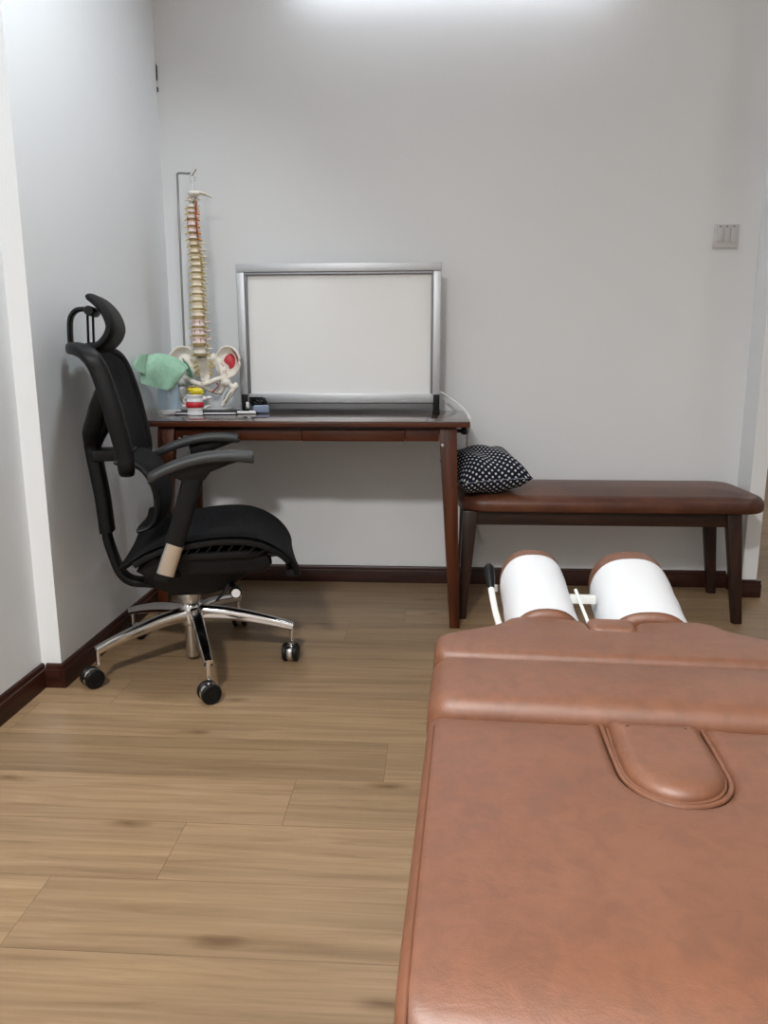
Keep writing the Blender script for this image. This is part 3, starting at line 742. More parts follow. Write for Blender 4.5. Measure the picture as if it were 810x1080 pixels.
b = BM(); ps = [sl(*cent[i], yoff[i]) + Vector((0, .030, 0)) for i in range(0, len(cent))]
tube(b, smoothpath(ps, 2), .005, 8); obj('spinal_cord', b, 'nerve', sp)
# sacrum
def pm(x, y, dy=0): return sl(*p2m(x, y), dy)
b = BM()
ball(b, pm(211, 377, .015), (.028, .022, .012), 18)
tube(b, smoothpath([pm(211.3, 376, .010), pm(211.5, 385, .024), pm(212, 393, .034), pm(212.3, 399, .030), pm(212.5, 403, .020)], 4), [.041 - .0016 * k for k in range(17)], 18, up=(0, 1, 0.01), h=[.012 - .0004 * k for k in range(17)])
for s in (-1, 1):
    ball(b, pm(211 + s * 9, 377, .020), (.022, .016, .016), 14); ball(b, pm(211 + s * 12, 382, .028), (.016, .016, .022), 14)
sac = remesh('sacrum', b, 'bone', .003, sp, 5)
for s in (-1, 1):
    for k in range(4):
        c = pm(211.7 + s * (7.6 - .5 * k), 380.5 + 4.7 * k, .010 + .006 * k)
        b = BM(); tube(b, smoothpath([c + Vector((-s * .006, .006, .002)), c + Vector((0, -.003, 0)), c + Vector((s * .011, -.004, -.007))], 3), .0028, 8); obj('nerve_root', b, 'nerve', sac)
# hip bones
def hip(s):
    cx = 214.5
    X = lambda x: cx + s * (x - cx)          # measured on the right-hand side of the picture
    b = BM()
    # iliac wing: a curved thick blade from a grid
    Nn = 14
    def W(i, j, off):
        a = radians(-62 + 200 * i / Nn); r = j / 8
        # outline of the wing round its middle
        ox, oz = 14.2 * cos(a), 17.0 * sin(a)
        x = 239 + ox * r; y = 381 - oz * r
        dep = -.012 + .024 * (1 - r * r) + .030 * (1 - (x - 225) / 28)
        return pm(X(x), y, dep + off)
    for off0, off1 in ((0, .009),):
        F = [[b.verts.new(W(i, j, off0)) for j in range(1, 9)] for i in range(Nn * 2)]
        Bk = [[b.verts.new(W(i, j, off1)) for j in range(1, 9)] for i in range(Nn * 2)]
    n2 = Nn * 2
    for i in range(n2):
        k = (i + 1) % n2
        if i == n2 - 1: continue
        for j in range(7):
            b.faces.new((F[i][j], F[k][j], F[k][j + 1], F[i][j + 1])); b.faces.new((Bk[i][j], Bk[k][j], Bk[k][j + 1], Bk[i][j + 1]))
        b.faces.new((F[i][7], F[k][7], Bk[k][7], Bk[i][7])); b.faces.new((F[i][0], F[k][0], Bk[k][0], Bk[i][0]))
    for i in (0, n2 - 1):
        for j in range(7): b.faces.new((F[i][j], F[i][j + 1], Bk[i][j + 1], Bk[i][j]))
    bmesh.ops.holes_fill(b, edges=[e for e in b.edges if e.is_boundary])
    # iliac crest rim
    cr = [W(i, 8, .004) for i in range(0, n2 - 2)]
    tube(b, cr, .0052, 8)
    ball(b, pm(X(238), 383, .020), (.030, .010, .036), 16)
    tube(b, smoothpath([pm(X(219), 374, .026), pm(X(225), 379, .034), pm(X(231), 386, .026), pm(X(235), 396, .006)], 4), [.017] * 13, 12)
    # to the sacrum, hip socket, pubic and ischial branches
    tube(b, smoothpath([pm(X(224), 380, .045), pm(X(229), 386, .035), pm(X(234), 394, .010), pm(X(235), 402, -.005)], 4), [.015] * 13, 10)
    ball(b, pm(X(235), 402, -.004), (.020, .018, .021), 16)
    tube(b, smoothpath([pm(X(234), 399, -.010), pm(X(229), 400, -.030), pm(X(222), 403.5, -.046), pm(X(215.0), 405.3, -.050)], 4), .0105, 10)
    tube(b, smoothpath([pm(X(216.0), 405.5, -.050), pm(X(216.5), 408, -.046), pm(X(222), 412, -.026), pm(X(228.5), 415, -.004)], 4), .0078, 10)
    tube(b, smoothpath([pm(X(235), 404, 0), pm(X(233), 410, .006), pm(X(229), 415.5, .002)], 4), .0120, 10)
    h = remesh('hip_bone', b, 'bone', .003, sp, 4)
    # femur
    b = BM(); ball(b, pm(X(239.2), 403.5, -.012), .0165, 18)
    tube(b, [pm(X(239.5), 403.5, -.012), pm(X(246), 409, -.010)], .010, 10); ball(b, pm(X(248.3), 407.5, -.004), (.012, .012, .015), 14)
    tube(b, smoothpath([pm(X(247), 408, -.006), pm(X(244), 414, -.010), pm(X(239), 422, -.014), pm(X(233.5), 430, -.018)], 4), [.013 - .0004 * k for k in range(13)], 12)
    f = remesh('femur', b, 'bone', .0028, sp, 4)
    return h, f
hr, fr_ = hip(1); hl, fl_ = hip(-1)
# red muscle patch on the right-hand wing, red lines on its edge and dark marks on the femur
def patch(name, poly, m, parent, y, th=.004):
    b = BM(); prism(b, [(pm(x, z).x, pm(x, z).z) for x, z in poly], y, y + th, bev=.001, seg=1)
    return obj(name, b, m, parent)
from mathutils.bvhtree import BVHTree
def project_patch(name, poly, m, parent, th=.0012, n=26, step=.9):
    """a painted patch that follows the bone's front surface"""
    bt = BVHTree.FromPolygons([v.co for v in parent.data.vertices], [p.vertices[:] for p in parent.data.polygons])
    P2 = [Vector((pm(x, y).x, pm(x, y).z)) for x, y in poly]; c = sum(P2, Vector((0, 0))) / len(P2)
    b = BM(); rows = []
    for j in range(0, 7):
        row = []
        for q in P2:
            p = c + (q - c) * (max(j, .02) / 6)
            hit = bt.ray_cast(Vector((p.x, -.5, p.y)), Vector((0, 1, 0)))[0]
            y = hit.y - th if hit is not None else None
            row.append((p.x, y, p.y))
        rows.append(row)
    last = 0.0
    ys = [y for r in rows for _, y, _ in r if y is not None]; last = sum(ys) / max(1, len(ys))
    V = [[b.verts.new((x, (y if y is not None else last), z)) for x, y, z in r] for r in rows]
    N = len(P2)
    for j in range(6):
        for i in range(N):
            k = (i + 1) % N; b.faces.new((V[j][i], V[j][k], V[j + 1][k], V[j + 1][i]))
    b.faces.new(V[0])
    return obj(name, b, m, parent, 60)
ov = smoothpath([(235, 377, 0), (238, 373, 0), (242.5, 372, 0), (246, 375, 0), (247, 380, 0), (245.5, 386, 0), (241, 388.7, 0), (239.5, 385, 0), (237, 382.5, 0), (234.5, 380, 0)], 4, True)
project_patch('muscle_patch', [(p.x, p.y) for p in ov], 'red', hr)
for seg in ([(243, 366.5), (247.5, 370.5), (250.3, 376), (250.6, 381)], [(233, 384), (234, 386.5)], [(235, 390), (235.3, 393)], [(237, 390), (237, 393)], [(231.5, 382.5), (233, 384)]):
    poly = [(x - .35, y) for x, y in seg] + [(x + .35, y) for x, y in seg[::-1]]
    project_patch('painted_line', poly, 'artery', hr)
for seg in ([(239, 413), (236, 418), (234, 424)], [(244.5, 414), (241, 420), (237.5, 426)]):
    poly = [(x - .45, y) for x, y in seg] + [(x + .45, y) for x, y in seg[::-1]]
    project_patch('painted_line', poly, 'crack', fr_)
b = BM(); tube(b, smoothpath([pm(229, 404, -.030), pm(231, 407, -.026), pm(227.5, 411, -.030), pm(224, 414.5, -.034)], 4), .0022, 8); obj('painted_line', b, 'artery', hr)

# ------------------------------------------------------------------ lumbar disc model
VX, VY = -.912, 2.905
vm = thing('vertebra_model', 'small white vertebra model with a red disc and yellow top beside the bottle', 'anatomical model', (VX, VY, ZD))
vm.scale = (1.14, 1.14, 1.02)
def kidney(b, w, d, z0, z1, waist=.9, flare=1.06):
    H = z1 - z0
    prof = [(0, z0), (.5 * .97, z0), (.5 * flare, z0 + .08 * H), (.5 * waist, z0 + .5 * H), (.5 * flare, z0 + .92 * H), (.5 * .97, z1), (0, z1)]
    lathe(b, [(r * w, z) for r, z in prof], 26, sy=d / w)
b = BM(); kidney(b, .056, .042, 0, .030, .93, 1.0)
for s in (-1, 1): tube(b, [(s * .022, .018, .024), (s * .036, .022, .032), (s * .050, .020, .034)], [.009, .007, .005], 10)
tube(b, [(0, .018, .016), (0, .045, .010), (0, .060, .004)], [.010, .007, .005], 10); remesh('lower_vertebra', b, 'white', .002, vm, 4)
b = BM(); lathe(b, [(0, .0285), (.027, .0285), (.0305, .033), (.0305, .045), (.027, .0495), (0, .0495)], 26, sy=.78); obj('disc', b, 'red', vm)
b = BM(); kidney(b, .058, .044, .049, .078, .90, 1.02)
tube(b, [(.018, .008, .066), (.036, .012, .062), (.050, .006, .064)], [.010, .008, .006], 10); ball(b, (.048, .006, .066), (.010, .008, .008), 10)
tube(b, [(-.018, .016, .066), (-.034, .024, .064), (-.044, .026, .060)], [.010, .007, .005], 10); tube(b, [(0, .02, .066), (0, .05, .058)], [.011, .006], 10)
remesh('upper_vertebra', b, 'white', .002, vm, 4)
b = BM()
ball(b, (.008, .002, .090), (.024, .020, .015), 16); ball(b, (-.010, .006, .096), (.014, .012, .010), 12); tube(b, [(.012, 0, .096), (.024, -.002, .088), (.030, -.004, .079)], [.008, .007, .004], 10)
remesh('nerve_bundle', b, 'yellow', .002, vm, 3)
b = BM(); tube(b, smoothpath([(-.028, .004, .080), (-.024, .002, .098), (-.008, 0, .107), (.008, 0, .106)], 4), .004, 8); obj('facet_rim', b, 'disc', vm)

# ------------------------------------------------------------------ pale blue bottle with a cloth over it
KX, KY = -1.030, 2.955
kt = thing('bottle', 'pale blue tapered bottle on a white base at the left end of the desk', 'bottle', (KX, KY, ZD))
b = BM(); lathe(b, [(0, 0), (.042, 0), (.0455, .004), (.0455, .018), (.044, .021), (0, .021)], 32); obj('base', b, 'white', kt)
b = BM(); lathe(b, [(0, .021), (.0440, .021), (.0445, .026), (.0440, .05), (.0415, .085), (.0365, .125), (.031, .155), (.026, .170), (.018, .176), (0, .177)], 32); obj('body', b, 'blue', kt)
b = BM(); lathe(b, [(0, .176), (.016, .176), (.016, .196), (.012, .202), (0, .202)], 20); obj('cap', b, 'white', kt)

def cloth():
    """folded towel hanging over the bottle top"""
    b = BM()
    # front sheet control grid (x, y, z) rows top->bottom, columns left->right  (metres)
    ctl = [
        [(-1.085, 2.865, .978), (-1.050, 2.905, .992), (-1.010, 2.935, .985), (-.972, 2.945, .965), (-.945, 2.950, .940)],
        [(-1.085, 2.835, .965), (-1.050, 2.872, .977), (-1.010, 2.897, .969), (-.970, 2.905, .950), (-.944, 2.915, .929)],
        [(-1.085, 2.825, .935), (-1.048, 2.855, .945), (-1.010, 2.880, .935), (-.978, 2.890, .918), (-.955, 2.905, .908)],
        [(-1.085, 2.820, .902), (-1.052, 2.850, .905), (-1.018, 2.875, .895), (-.990, 2.888, .885), (-.972, 2.900, .882)],
        [(-1.080, 2.818, .880), (-1.055, 2.845, .868), (-1.025, 2.872, .858), (-1.004, 2.882, .852), (-.996, 2.890, .856)],
    ]
    R = [smoothpath(r, 6) for r in ctl]; cols = list(zip(*R)); grid = [smoothpath(c, 6) for c in cols]
    def sheet(off, wob):
        return [[b.verts.new(p + off + Vector((0, wob * sin(9 * i / 24 + 5 * j / 24), .0015 * sin(11 * j / 24 * 3)))) for j, p in enumerate(c)] for i, c in enumerate(grid)]
    F = sheet(Vector((0, -.004, 0)), .003); K = sheet(Vector((0, .004, 0.0)), .003)
    n, m_ = len(F), len(F[0])
    for A in (F, K):
        for i in range(n - 1):
            for j in range(m_ - 1): b.faces.new((A[i][j], A[i + 1][j], A[i + 1][j + 1], A[i][j + 1]))
    for i in range(n - 1):
        for j in (0, m_ - 1): b.faces.new((F[i][j], F[i + 1][j], K[i + 1][j], K[i][j]))
    for j in range(m_ - 1):
        for i in (0, n - 1): b.faces.new((F[i][j], F[i][j + 1], K[i][j + 1], K[i][j]))
    return b
b = cloth(); cl = obj('folded_cloth', b, 'cloth', None, 60)
tag(cl, 'mint green folded cloth draped over the top of the pale blue bottle', 'cloth')
def flap(ctl, th=.006, y_out=1):
    b = BM(); R = [smoothpath(r, 5) for r in ctl]; grid = [smoothpath(c, 5) for c in zip(*R)]
    F = [[b.verts.new(p) for p in c] for c in grid]; K = [[b.verts.new(p + Vector((0, th, 0))) for p in c] for c in grid]
    n, m_ = len(F), len(F[0])
    for A in (F, K):
        for i in range(n - 1):
            for j in range(m_ - 1): b.faces.new((A[i][j], A[i + 1][j], A[i + 1][j + 1], A[i][j + 1]))
    for i in range(n - 1):
        for j in (0, m_ - 1): b.faces.new((F[i][j], F[i + 1][j], K[i + 1][j], K[i][j]))
    for j in range(m_ - 1):
        for i in (0, n - 1): b.faces.new((F[i][j], F[i][j + 1], K[i][j + 1], K[i][j]))
    return b
b = flap([[(-.985, 3.005, .975), (-.960, 2.985, .955), (-.940, 2.955, .940)], [(-.975, 3.010, .93), (-.955, 3.00, .91), (-.938, 2.98, .90)], [(-.968, 3.010, .885), (-.955, 3.005, .865), (-.945, 2.99, .850)]])
obj('back_fold', b, 'cloth', cl, 60)
b = flap([[(-1.088, 2.780, .965), (-1.075, 2.800, .985), (-1.060, 2.84, .988)], [(-1.092, 2.765, .945), (-1.080, 2.785, .955), (-1.066, 2.825, .960)], [(-1.088, 2.775, .930), (-1.076, 2.79, .925), (-1.066, 2.815, .915)]])
obj('side_fold', b, 'cloth', cl, 60)

# ------------------------------------------------------------------ small things on the desk
nb = thing('notebook', 'thin dark notebook lying flat on the desk under the pelvis', 'notebook', (-.885, 3.00, ZD), radians(6))
b = BM(); box(b, -.115, .115, -.075, .045, .003, .009, .001); obj('pages', b, 'paper', nb)
b = BM(); box(b, -.118, .118, -.073, .048, .009, .0125, .0012); box(b, -.118, .118, -.073, .048, 0, .003, .001); box(b, -.118, .118, .046, .048, .001, .0115, .001); obj('cover', b, 'plastic', nb)
rc = thing('marker_pen', 'white pen lying on the desk in front of the blue-grey adapter', 'pen', (-.742, 2.975, ZD), radians(2))
b = BM(); tube(b, [(-.045, 0, .0062), (-.035, 0, .0062), (.030, 0, .0062)], [.0045, .006, .006], 12); obj('barrel', b, 'white', rc)
b = BM(); tube(b, [(.028, 0, .0062), (.046, 0, .0062), (.050, 0, .0062)], [.0066, .0066, .005], 12); box(b, .026, .048, -.002, .002, .012, .0142, .0005); obj('cap', b, 'white', rc)
ad = thing('power_adapter', 'blue-grey power adapter with a bundled black cord on the desk', 'adapter', (-.686, 3.045, ZD), radians(14))
b = BM(); box(b, -.032, .034, -.020, .022, 0, .030, .008, 3); obj('case', b, 'bluegrey', ad)
b = BM(); box(b, -.024, .030, -.012, .014, .0295, .0315, .0008); obj('case_lid', b, mat('pale_blue_lid', (.42, .48, .62), .4), ad)
random.seed(3); pts = []
for k in range(34):
    a = k * 1.25
    pts.append((-.010 + (.030 + .008 * sin(k * 2.1)) * cos(a), .012 + .012 * sin(a * 1.3), .044 + .014 * sin(a * .9 + .5) + .004 * cos(k)))
b = BM(); tube(b, smoothpath(pts, 4), .0026, 7); tube(b, smoothpath([(-.038, .01, .05), (-.052, -.005, .035), (-.050, -.018, .008), (-.036, -.028, .0035), (-.01, -.035, .0035)], 4), .0024, 7); obj('cord', b, 'plastic', ad)
b = BM(); box(b, -.058, -.046, -.012, .000, .018, .045, .003); obj('plug', b, 'white', ad)

# ------------------------------------------------------------------ treatment table
TH = radians(-3)      # clockwise
tt = thing('treatment_table', 'tan leather chiropractic treatment table in the right foreground', 'treatment table', (.2295, 0, 0), TH)
def sect(outline, z0, z1, re, crown, m='tan', name='cushion', near_re=None, n_inset=7, label=None):
    """cushion from a plan outline [(u,v)...]: vertical side then a rounded shoulder and a soft crown"""
    # resample, inset by vertex normals
    P = [Vector((a, c)) for a, c in outline]; N = len(P)
    A = sum(P[i].x * P[(i + 1) % N].y - P[(i + 1) % N].x * P[i].y for i in range(N)) / 2
    if A < 0: P = P[::-1]
    nr = []
    for i in range(N):
        t_ = (P[(i + 1) % N] - P[i - 1]).normalized(); nr.append(Vector((-t_.y, t_.x)))
    def ring(ins, z): return [(p.x + q.x * ins, p.y + q.y * ins, z) for p, q in zip(P, nr)]
    rings = [ring(.014, z0), ring(.003, z0 + .004)]
    h = z1 - crown
    zm = h - re
    rings.append(ring(0, z0 + .02)); rings.append(ring(-.003, (z0 + zm) / 2)); 
    for k in range(n_inset + 1):
        a = pi / 2 * k / n_inset; rings.append(ring(re * (1 - cos(a)), zm + re * sin(a)))
    b = BM(); rows = loft(b, rings, caps=False)
    b.faces.new(rows[0][::-1])
    # crown: fill with a scaled set of rings to the middle
    cen = Vector((sum(p.x for p in P) / N, sum(p.y for p in P) / N))
    return b, rings[-1], cen
def rrect(x0, x1, y0, y1, r, n=8, seg=10):
    out = []
    cs = ((x1 - r, y1 - r, 0), (x0 + r, y1 - r, 90), (x0 + r, y0 + r, 180), (x1 - r, y0 + r, 270))
    for ci, (cx, cy, a0) in enumerate(cs):
        for k in range(n + 1):
            a = radians(a0 + 90 * k / n); out.append((cx + r * cos(a), cy + r * sin(a)))
        nx = cs[(ci + 1) % 4]; a = radians(a0 + 90); p = Vector(out[-1]); q = Vector((nx[0] + r * cos(radians(nx[2])), nx[1] + r * sin(radians(nx[2]))))
        for k in range(1, seg): t = p.lerp(q, k / seg); out.append((t.x, t.y))
    return out
def crownfill(b, ring, cen, crown, steps=8, gx=None):
    rows = [[b.verts.new(p) for p in ring]]
    N = len(ring)
    for k in range(1, steps + 1):
        q = k / steps
        rows.append([b.verts.new((cen.x + (p[0] - cen.x) * (1 - q * .985), cen.y + (p[1] - cen.y) * (1 - q * .985), p[2] + crown * (1 - (1 - q) ** 2.2))) for p in ring])
    for i in range(steps):
        for j in range(N):
            k = (j + 1) % N; b.faces.new((rows[i][j], rows[i][k], rows[i + 1][k], rows[i + 1][j]))
    b.faces.new(rows[-1])
    bmesh.ops.remove_doubles(b, verts=b.verts, dist=1e-5)
def cushion(name, outline, z0, z1, re, crown, m='tan', parent=tt):
    b, r, c = sect(outline, z0, z1, re, crown); crownfill(b, r, c, crown)
    return obj(name, b, m, parent, 60)
W = .276
# main body section with a D-shaped cut-out at its far edge
cutR, cutV = .061, .760
vF = .875
out = []
rr = .020
main = []
main += [(W - .0, .50), (W, .60), (W, .70), (W, .80), (W, vF - rr)]
main += [(W - rr * (1 - cos(radians(a))), vF - rr + rr * sin(radians(a))) for a in (22, 45, 67, 90)]
main += [(x, vF) for x in (.23, .20, .17, .14, .11, .085)]
main += [(.0625, vF)]
main += [(.062, .835), (.0615, .805), (.0605, .780)]
main += [(.060 * cos(radians(a)) * 1.0, .765 - .062 * sin(radians(a))) for a in range(0, 181, 10)]
main += [(-.0605, .780), (-.0615, .805), (-.062, .835), (-.0625, vF)]
main += [(x, vF) for x in (-.085, -.11, -.14, -.17, -.20, -.23)]
main += [(-W + rr * (1 - cos(radians(a))), vF - rr + rr * sin(radians(a))) for a in (90, 67, 45, 22)]
main += [(-W, y) for y in (vF - rr, .80, .70, .60, .50)]
main = [((x * .955 - .004, y + .004 * (y < vF - .001)) if abs(x) < .064 else (x, y)) for x, y in main]
NE = .425; r2 = .03
main += [(-W, NE + .05), (-W, NE + r2)] + [(-W + r2 * (1 - cos(radians(a))), NE + r2 - r2 * sin(radians(a))) for a in (22, 45, 67, 90)]
main += [(x, NE) for x in (-.2, -.15, -.1, -.05, 0, .05, .1, .15, .2)]
main += [(W - r2 * (1 - cos(radians(a))), NE + r2 - r2 * sin(radians(a))) for a in (90, 67, 45, 22)] + [(W, NE + r2), (W, NE + .05)]
ZT = .5335
def grid_cushion(name, outline, z0, z1, re, m='tan', parent=tt, rx=None, crown=.003, step=.014, near_roll=None):
    """cushion whose top is a fine grid clipped to the outline: rounded shoulder from the distance to the edge"""
    P = [Vector(p) for p in outline]; N = len(P)
    A = sum(P[i].x * P[(i + 1) % N].y - P[(i + 1) % N].x * P[i].y for i in range(N)) / 2
    if A < 0: P = P[::-1]
    nr = []
    for i in range(N):
        t_ = (P[(i + 1) % N] - P[i - 1]).normalized(); nr.append(Vector((-t_.y, t_.x)))
    b = BM()
    def lev(ins, z): return [b.verts.new((p.x + q.x * ins, p.y + q.y * ins, z)) for p, q in zip(P, nr)]
    K = 7; rows = [lev(.012, z0), lev(.001, z0 + .005), lev(-.002, (z0 + z1 - re) / 2)]
    for k in range(K + 1):
        a = pi / 2 * k / K; rows.append(lev((rx or re) * (1 - cos(a)), z1 - re + re * sin(a)))
    for i in range(len(rows) - 1):
        for j in range(N): k = (j + 1) % N; b.faces.new((rows[i][j], rows[i][k], rows[i + 1][k], rows[i + 1][j]))
    b.faces.new(rows[0][::-1])
    R2 = [v.co.xy.copy() for v in rows[-1]]; inn = []
    def dist(p):
        d = 9.0; ins_ = False
        for i in range(N):
            a, c = R2[i], R2[(i + 1) % N]; ab = c - a; t_ = max(0, min(1, (p - a).dot(ab) / max(ab.length_squared, 1e-12))); d = min(d, (p - a - ab * t_).length)
            if (a.y > p.y) != (c.y > p.y) and p.x < (c.x - a.x) * (p.y - a.y) / (c.y - a.y) + a.x: ins_ = not ins_
        return d if ins_ else -d
    x0_, x1_ = min(p.x for p in R2), max(p.x for p in R2); y0_, y1_ = min(p.y for p in R2), max(p.y for p in R2)
    y = y0_ + step / 2
    while y < y1_:
        x = x0_ + step / 2
        while x < x1_:
            p = Vector((x, y)); d = dist(p)
            if d > step * .45: inn.append((p, d))
            x += step
        y += step
    vv, ee, ff, ov_, *_r = delaunay_2d_cdt(R2 + [p for p, d in inn], [(i, (i + 1) % N) for i in range(N)], [], 1, 1e-6)
    vm_ = []
    for k, p in enumerate(vv):
        o_ = ov_[k][0] if ov_[k] else -1
        if 0 <= o_ < N: vm_.append(rows[-1][o_])
        else:
            d = inn[o_ - N][1] if o_ >= N else 0
            vm_.append(b.verts.new((p.x, p.y, z1 + crown * (1 - math.exp(-d / .035)))))
    for f_ in ff:
        q = [vm_[k] for k in f_]
        if len(set(q)) >= 3:
            try: b.faces.new(q)
            except ValueError: pass
    return obj(name, b, m, parent, 50)
mc = grid_cushion('body_cushion', main, ZT - .085, ZT, .018)
# rolled near edge: a wide round over the near end
def roll(p): return p.z - .019 * max(0, (.505 - p.y) / .075) ** 2
for v_ in mc.data.vertices: v_.co.z = roll(v_.co)
# second section, a little higher
s2 = rrect(-W - .002, W + .002, vF + .0015, 1.0345, .034, 6, 12)
grid_cushion('back_cushion', s2, ZT - .075, ZT + .019, .028, crown=.005)
# far section with shoulders narrowing to the head end
vS = 1.036
s3 = [(-W, vS + .02), (-W + .004, vS + .006), (-W + .016, vS)] + [(x, vS) for x in (-.22, -.18, -.14, -.1, -.05, 0, .05, .1, .14, .18, .22)] + [(W - .016, vS), (W - .004, vS + .006), (W, vS + .02)]
sh = [(W + .002, 1.085), (W - .001, 1.100), (.264, 1.116), (.240, 1.134), (.213, 1.148), (.190, 1.163), (.176, 1.178), (.164, 1.196), (.152, 1.205), (.138, 1.209), (.118, 1.210), (.095, 1.208), (.075, 1.205), (.058, 1.202), (.044, 1.196), (.036, 1.185), (.034, 1.170), (.033, 1.157), (.02, 1.155), (.0, 1.155)]
s3 += sh + [(-x, y) for x, y in sh[-2::-1]]
grid_cushion('shoulder_cushion', s3, ZT - .065, ZT + .020, .016)
# D plug and small plug
dp = [(.0548, .850), (.0548, .8625), (.04, .8625), (.02, .8625), (0, .8625), (-.02, .8625), (-.04, .8625), (-.0548, .8625), (-.0548, .850), (-.0555, .82), (-.0555, .79)] + [(-.0545 * cos(radians(a)), .768 - .0575 * sin(radians(a))) for a in range(0, 181, 10)] + [(.0555, .79), (.0555, .82)]
dp = [(x * .955 - .004, y + .006) for x, y in dp]
plug = grid_cushion('removable_plug', dp, ZT - .06, ZT + .008, .014, rx=.020)
sp2 = rrect(-.0365, .0365, 1.152, 1.203, .013, 5, 5)
plug2 = grid_cushion('centre_plug', sp2, ZT - .04, ZT + .022, .011, step=.008)
# piping along plug edge and cut-out edge, stitched seam down the left and right side
b = BM(); dpi = [Vector(((p[0] + .004) * 1.012 - .004, .79 + (p[1] - .79) * 1.012, ZT - .008)) for p in dp]; tube(b, dpi, .0026, 8, closed=True); obj('piping', b, 'tan', plug)
ins = [Vector((p[0], p[1], ZT - .006)) for p in main if abs(p[0]) < .070 and p[1] > .69]
b = BM(); tube(b, ins, .0028, 8); obj('piping', b, 'tan', mc)
for s in (-1, 1):
    b = BM(); tube(b, [(s * (W - .0095), v, roll(Vector((0, v, ZT - .0020)))) for v in (.432, .45, .47, .49, .51, .55, .65, .75, .845)], .0009, 6); obj('seam', b, 'stitch', mc)
# frame, pedestal and foot below
b = BM(); box(b, -.215, .215, .44, 1.10, .40, .448, .006); box(b, -.12, .12, 1.08, 1.22, .41, .470, .006); obj('deck', b, 'lever', tt)
b = BM(); box(b, -.16, .16, .52, 1.02, .06, .40, .015); obj('pedestal', b, 'lever', tt)
b = BM(); box(b, -.24, .24, .44, 1.15, 0, .06, .012); obj('floor_base', b, 'plastic', tt)
# head-rest pads: half-round leather rolls, each wrapped by a sheet of white paper
def head_pad(u0, v0, u1, v1, w, hgt, z0, z1, roll, bare=.020):
    """pad axis from (u0,v0,z0) to (u1,v1,z1); z = height of the crown"""
    a, c = Vector((u0, v0, z0)), Vector((u1, v1, z1)); t_ = (c - a).normalized(); L = (c - a).length
    sd = t_.cross(Vector((0, 0, 1))).normalized(); up = sd.cross(t_).normalized()
    sd, up = (sd * cos(roll) + up * sin(roll)), (up * cos(roll) - sd * sin(roll))
    def ring(d, grow=0.0, part=False):
        p = a + t_ * d; out = []
        for k in range(29):
            th_ = radians(-22 + 224 * k / 28); cs, sn = cos(th_), sin(th_)
            x = math.copysign(abs(cs) ** .80, cs) * (w / 2 + grow); y = (sn if sn > 0 else sn * .9) * (hgt * .62 + grow) - hgt * .62
            out.append(p + sd * x + up * y)
        if not part:
            out += [p + sd * (-w * .40) + up * (-hgt), p + sd * (w * .40) + up * (-hgt)]
        return out
    b = BM(); ends = [(0, -.012), (.003, -.005), (.010, 0)]
    rings = [ring(d, g) for d, g in ends] + [ring(L * q / 6) for q in range(1, 6)] + [ring(L - d, g) for d, g in ends[::-1]]
    loft(b, rings); pad = obj('head_pad', b, 'tan', tt, 50)
    A = BM(); d0, d1 = .009, L - bare
    o = [ring(d0 + (d1 - d0) * q / 10, .0022 + .0006 * sin(q * 1.7), True) for q in range(11)]; i_ = [ring(d0 + (d1 - d0) * q / 10, .0010, True) for q in range(11)]
    V = [[A.verts.new(p) for p in r] for r in o]; U = [[A.verts.new(p) for p in r] for r in i_]
    n = len(V[0])
    for q in range(10):
        for k in range(n - 1): A.faces.new((V[q][k], V[q][k + 1], V[q + 1][k + 1], V[q + 1][k])); A.faces.new((U[q][k], U[q][k + 1], U[q + 1][k + 1], U[q + 1][k]))
        for k in (0, n - 1): A.faces.new((V[q][k], V[q + 1][k], U[q + 1][k], U[q][k]))
    for k in range(n - 1):
        for q in (0, 10): A.faces.new((V[q][k], V[q][k + 1], U[q][k + 1], U[q][k]))
    pp = obj('paper_sheet', A, 'paper', None, 60); pp.location = tt.location; pp.rotation_euler = tt.rotation_euler
    return pad, pp
_, p1 = head_pad(-.097, 1.200, -.108, 1.450, .118, .10, .562, .608, 0, .036)
tag(p1, 'white paper sheet wrapped round the left head pad beside the lever', 'paper sheet', 'paper sheets on the head pads')
_, p2 = head_pad(.066, 1.200, .072, 1.448, .142, .11, .562, .610, radians(3), .045)
tag(p2, 'white paper sheet wrapped round the right head pad below the bench', 'paper sheet', 'paper sheets on the head pads')
# head-rest frame, lever and bracket
b = BM(); box(b, -.15, .14, 1.20, 1.40, .43, .455, .005); obj('headrest_frame', b, 'lever', tt)
b = BM(); tube(b, smoothpath([(-.145, 1.205, .500), (-.170, 1.208, .522), (-.182, 1.235, .548), (-.190, 1.285, .580)], 5), .0055, 10); lv = obj('lever', b, 'lever', tt)
b = BM(); tube(b, [(-.189, 1.278, .575), (-.1905, 1.288, .586), (-.192, 1.30, .598), (-.193, 1.306, .606), (-.1935, 1.309, .611)], [.006, .0085, .0095, .009, .004], 14); obj('lever_knob', b, 'plastic', lv)
b = BM(); tube(b, [(-.030, 1.19, .54), (-.038, 1.24, .56), (-.043, 1.285, .575)], .003, 8); box(b, -.05, -.005, 1.30, 1.312, .545, .560, .002); obj('pad_bracket', b, 'lever', tt)
b = BM(); lathe(b, [(0, 0), (.006, 0), (.007, .003), (.007, .012), (.005, .015), (0, .015)], 14, mtx=Matrix.Translation((-.176, 1.33, .560)) @ Matrix.Rotation(-pi / 2, 4, 'Y')); obj('pad_screw', b, 'white', tt)

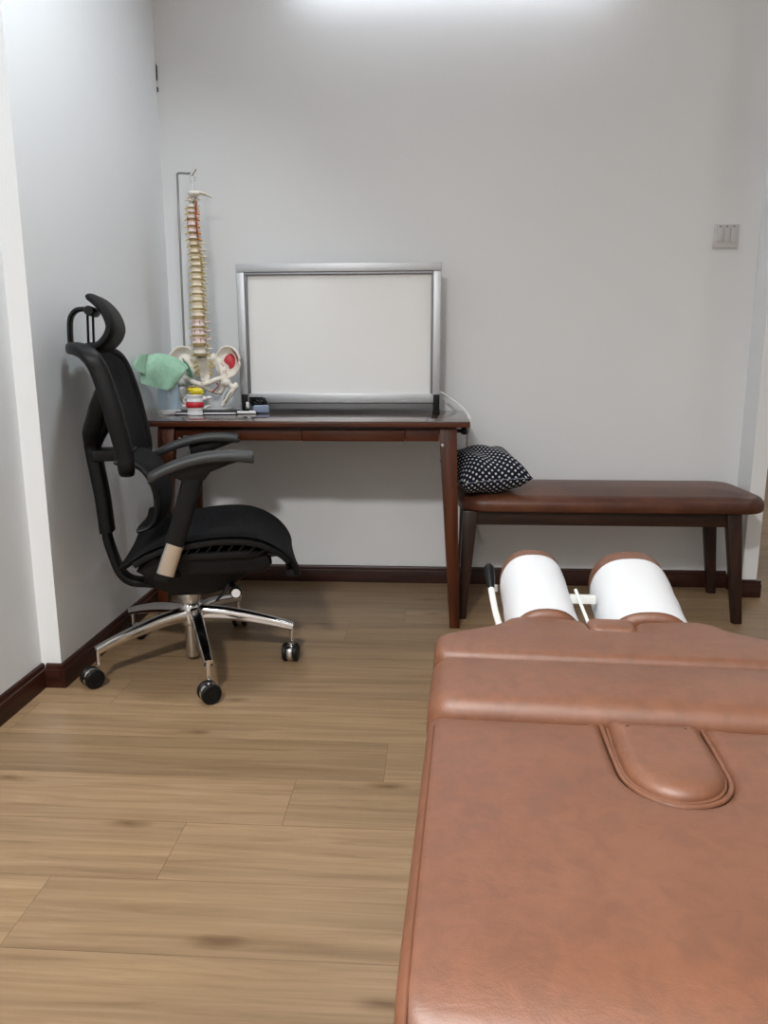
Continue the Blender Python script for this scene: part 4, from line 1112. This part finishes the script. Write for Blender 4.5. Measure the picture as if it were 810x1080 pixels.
# ------------------------------------------------------------------ light
def area(name, loc, rot, sx, sy, watt, col, spread=180):
    l = bpy.data.lights.new(name, 'AREA'); l.shape = 'RECTANGLE'; l.size = sx; l.size_y = sy; l.energy = watt; l.color = col; l.spread = radians(spread)
    o = bpy.data.objects.new(name, l); C.objects.link(o); o.location = loc; o.rotation_euler = rot; return o
area('ceiling_lamp_front', (-.70, -1.2, 2.88), (radians(11), 0, 0), .30, .30, 106, (.985, .985, .975), 136)
area('ceiling_lamp_left', (-.55, 1.95, ZC - .03), (0, radians(24), 0), .22, .22, 12.5, (.86, .94, 1.0), 110)
area('fill_light_rear', (1.3, -2.0, ZC - .03), (0, 0, 0), .9, .9, 16, (.95, .98, 1.0))  # unseen fill light added behind the camera to raise the ambient level
area('ceiling_lamp_passage', (2.6, 2.2, ZC - .03), (0, 0, 0), .5, .5, 10, (.97, .985, 1.0))
area('ceiling_lamp_far', (2.6, 5.2, ZC - .03), (0, 0, 0), .5, .5, 24, (1.0, .98, .95))
W_ = bpy.data.worlds.new('World'); S.world = W_; W_.use_nodes = True
W_.node_tree.nodes['Background'].inputs['Color'].default_value = (.9, .95, 1, 1)
W_.node_tree.nodes['Background'].inputs['Strength'].default_value = 0.05

# ------------------------------------------------------------------ camera
pt, yw, rl = radians(11.41), radians(-3.56), radians(-.127)
f = Vector((sin(yw) * cos(pt), cos(yw) * cos(pt), -sin(pt))); r = Vector((cos(yw), -sin(yw), 0)); u = r.cross(f)
r2_, u2 = r * cos(rl) + u * sin(rl), -r * sin(rl) + u * cos(rl)
cam = bpy.data.cameras.new('camera'); co = bpy.data.objects.new('camera', cam); C.objects.link(co)
m3 = Matrix((r2_, u2, -f)).transposed().to_4x4(); co.matrix_world = Matrix.Translation((0, 0, .97)) @ m3
cam.sensor_fit = 'HORIZONTAL'; cam.sensor_width = 36; cam.lens = 36 * 800.6 / 810; cam.clip_start = .02
S.camera = co
vs = S.view_settings; vs.view_transform = 'Standard'; vs.look = 'None'; vs.gamma = 1; vs.exposure = 0.0; vs.use_curve_mapping = False
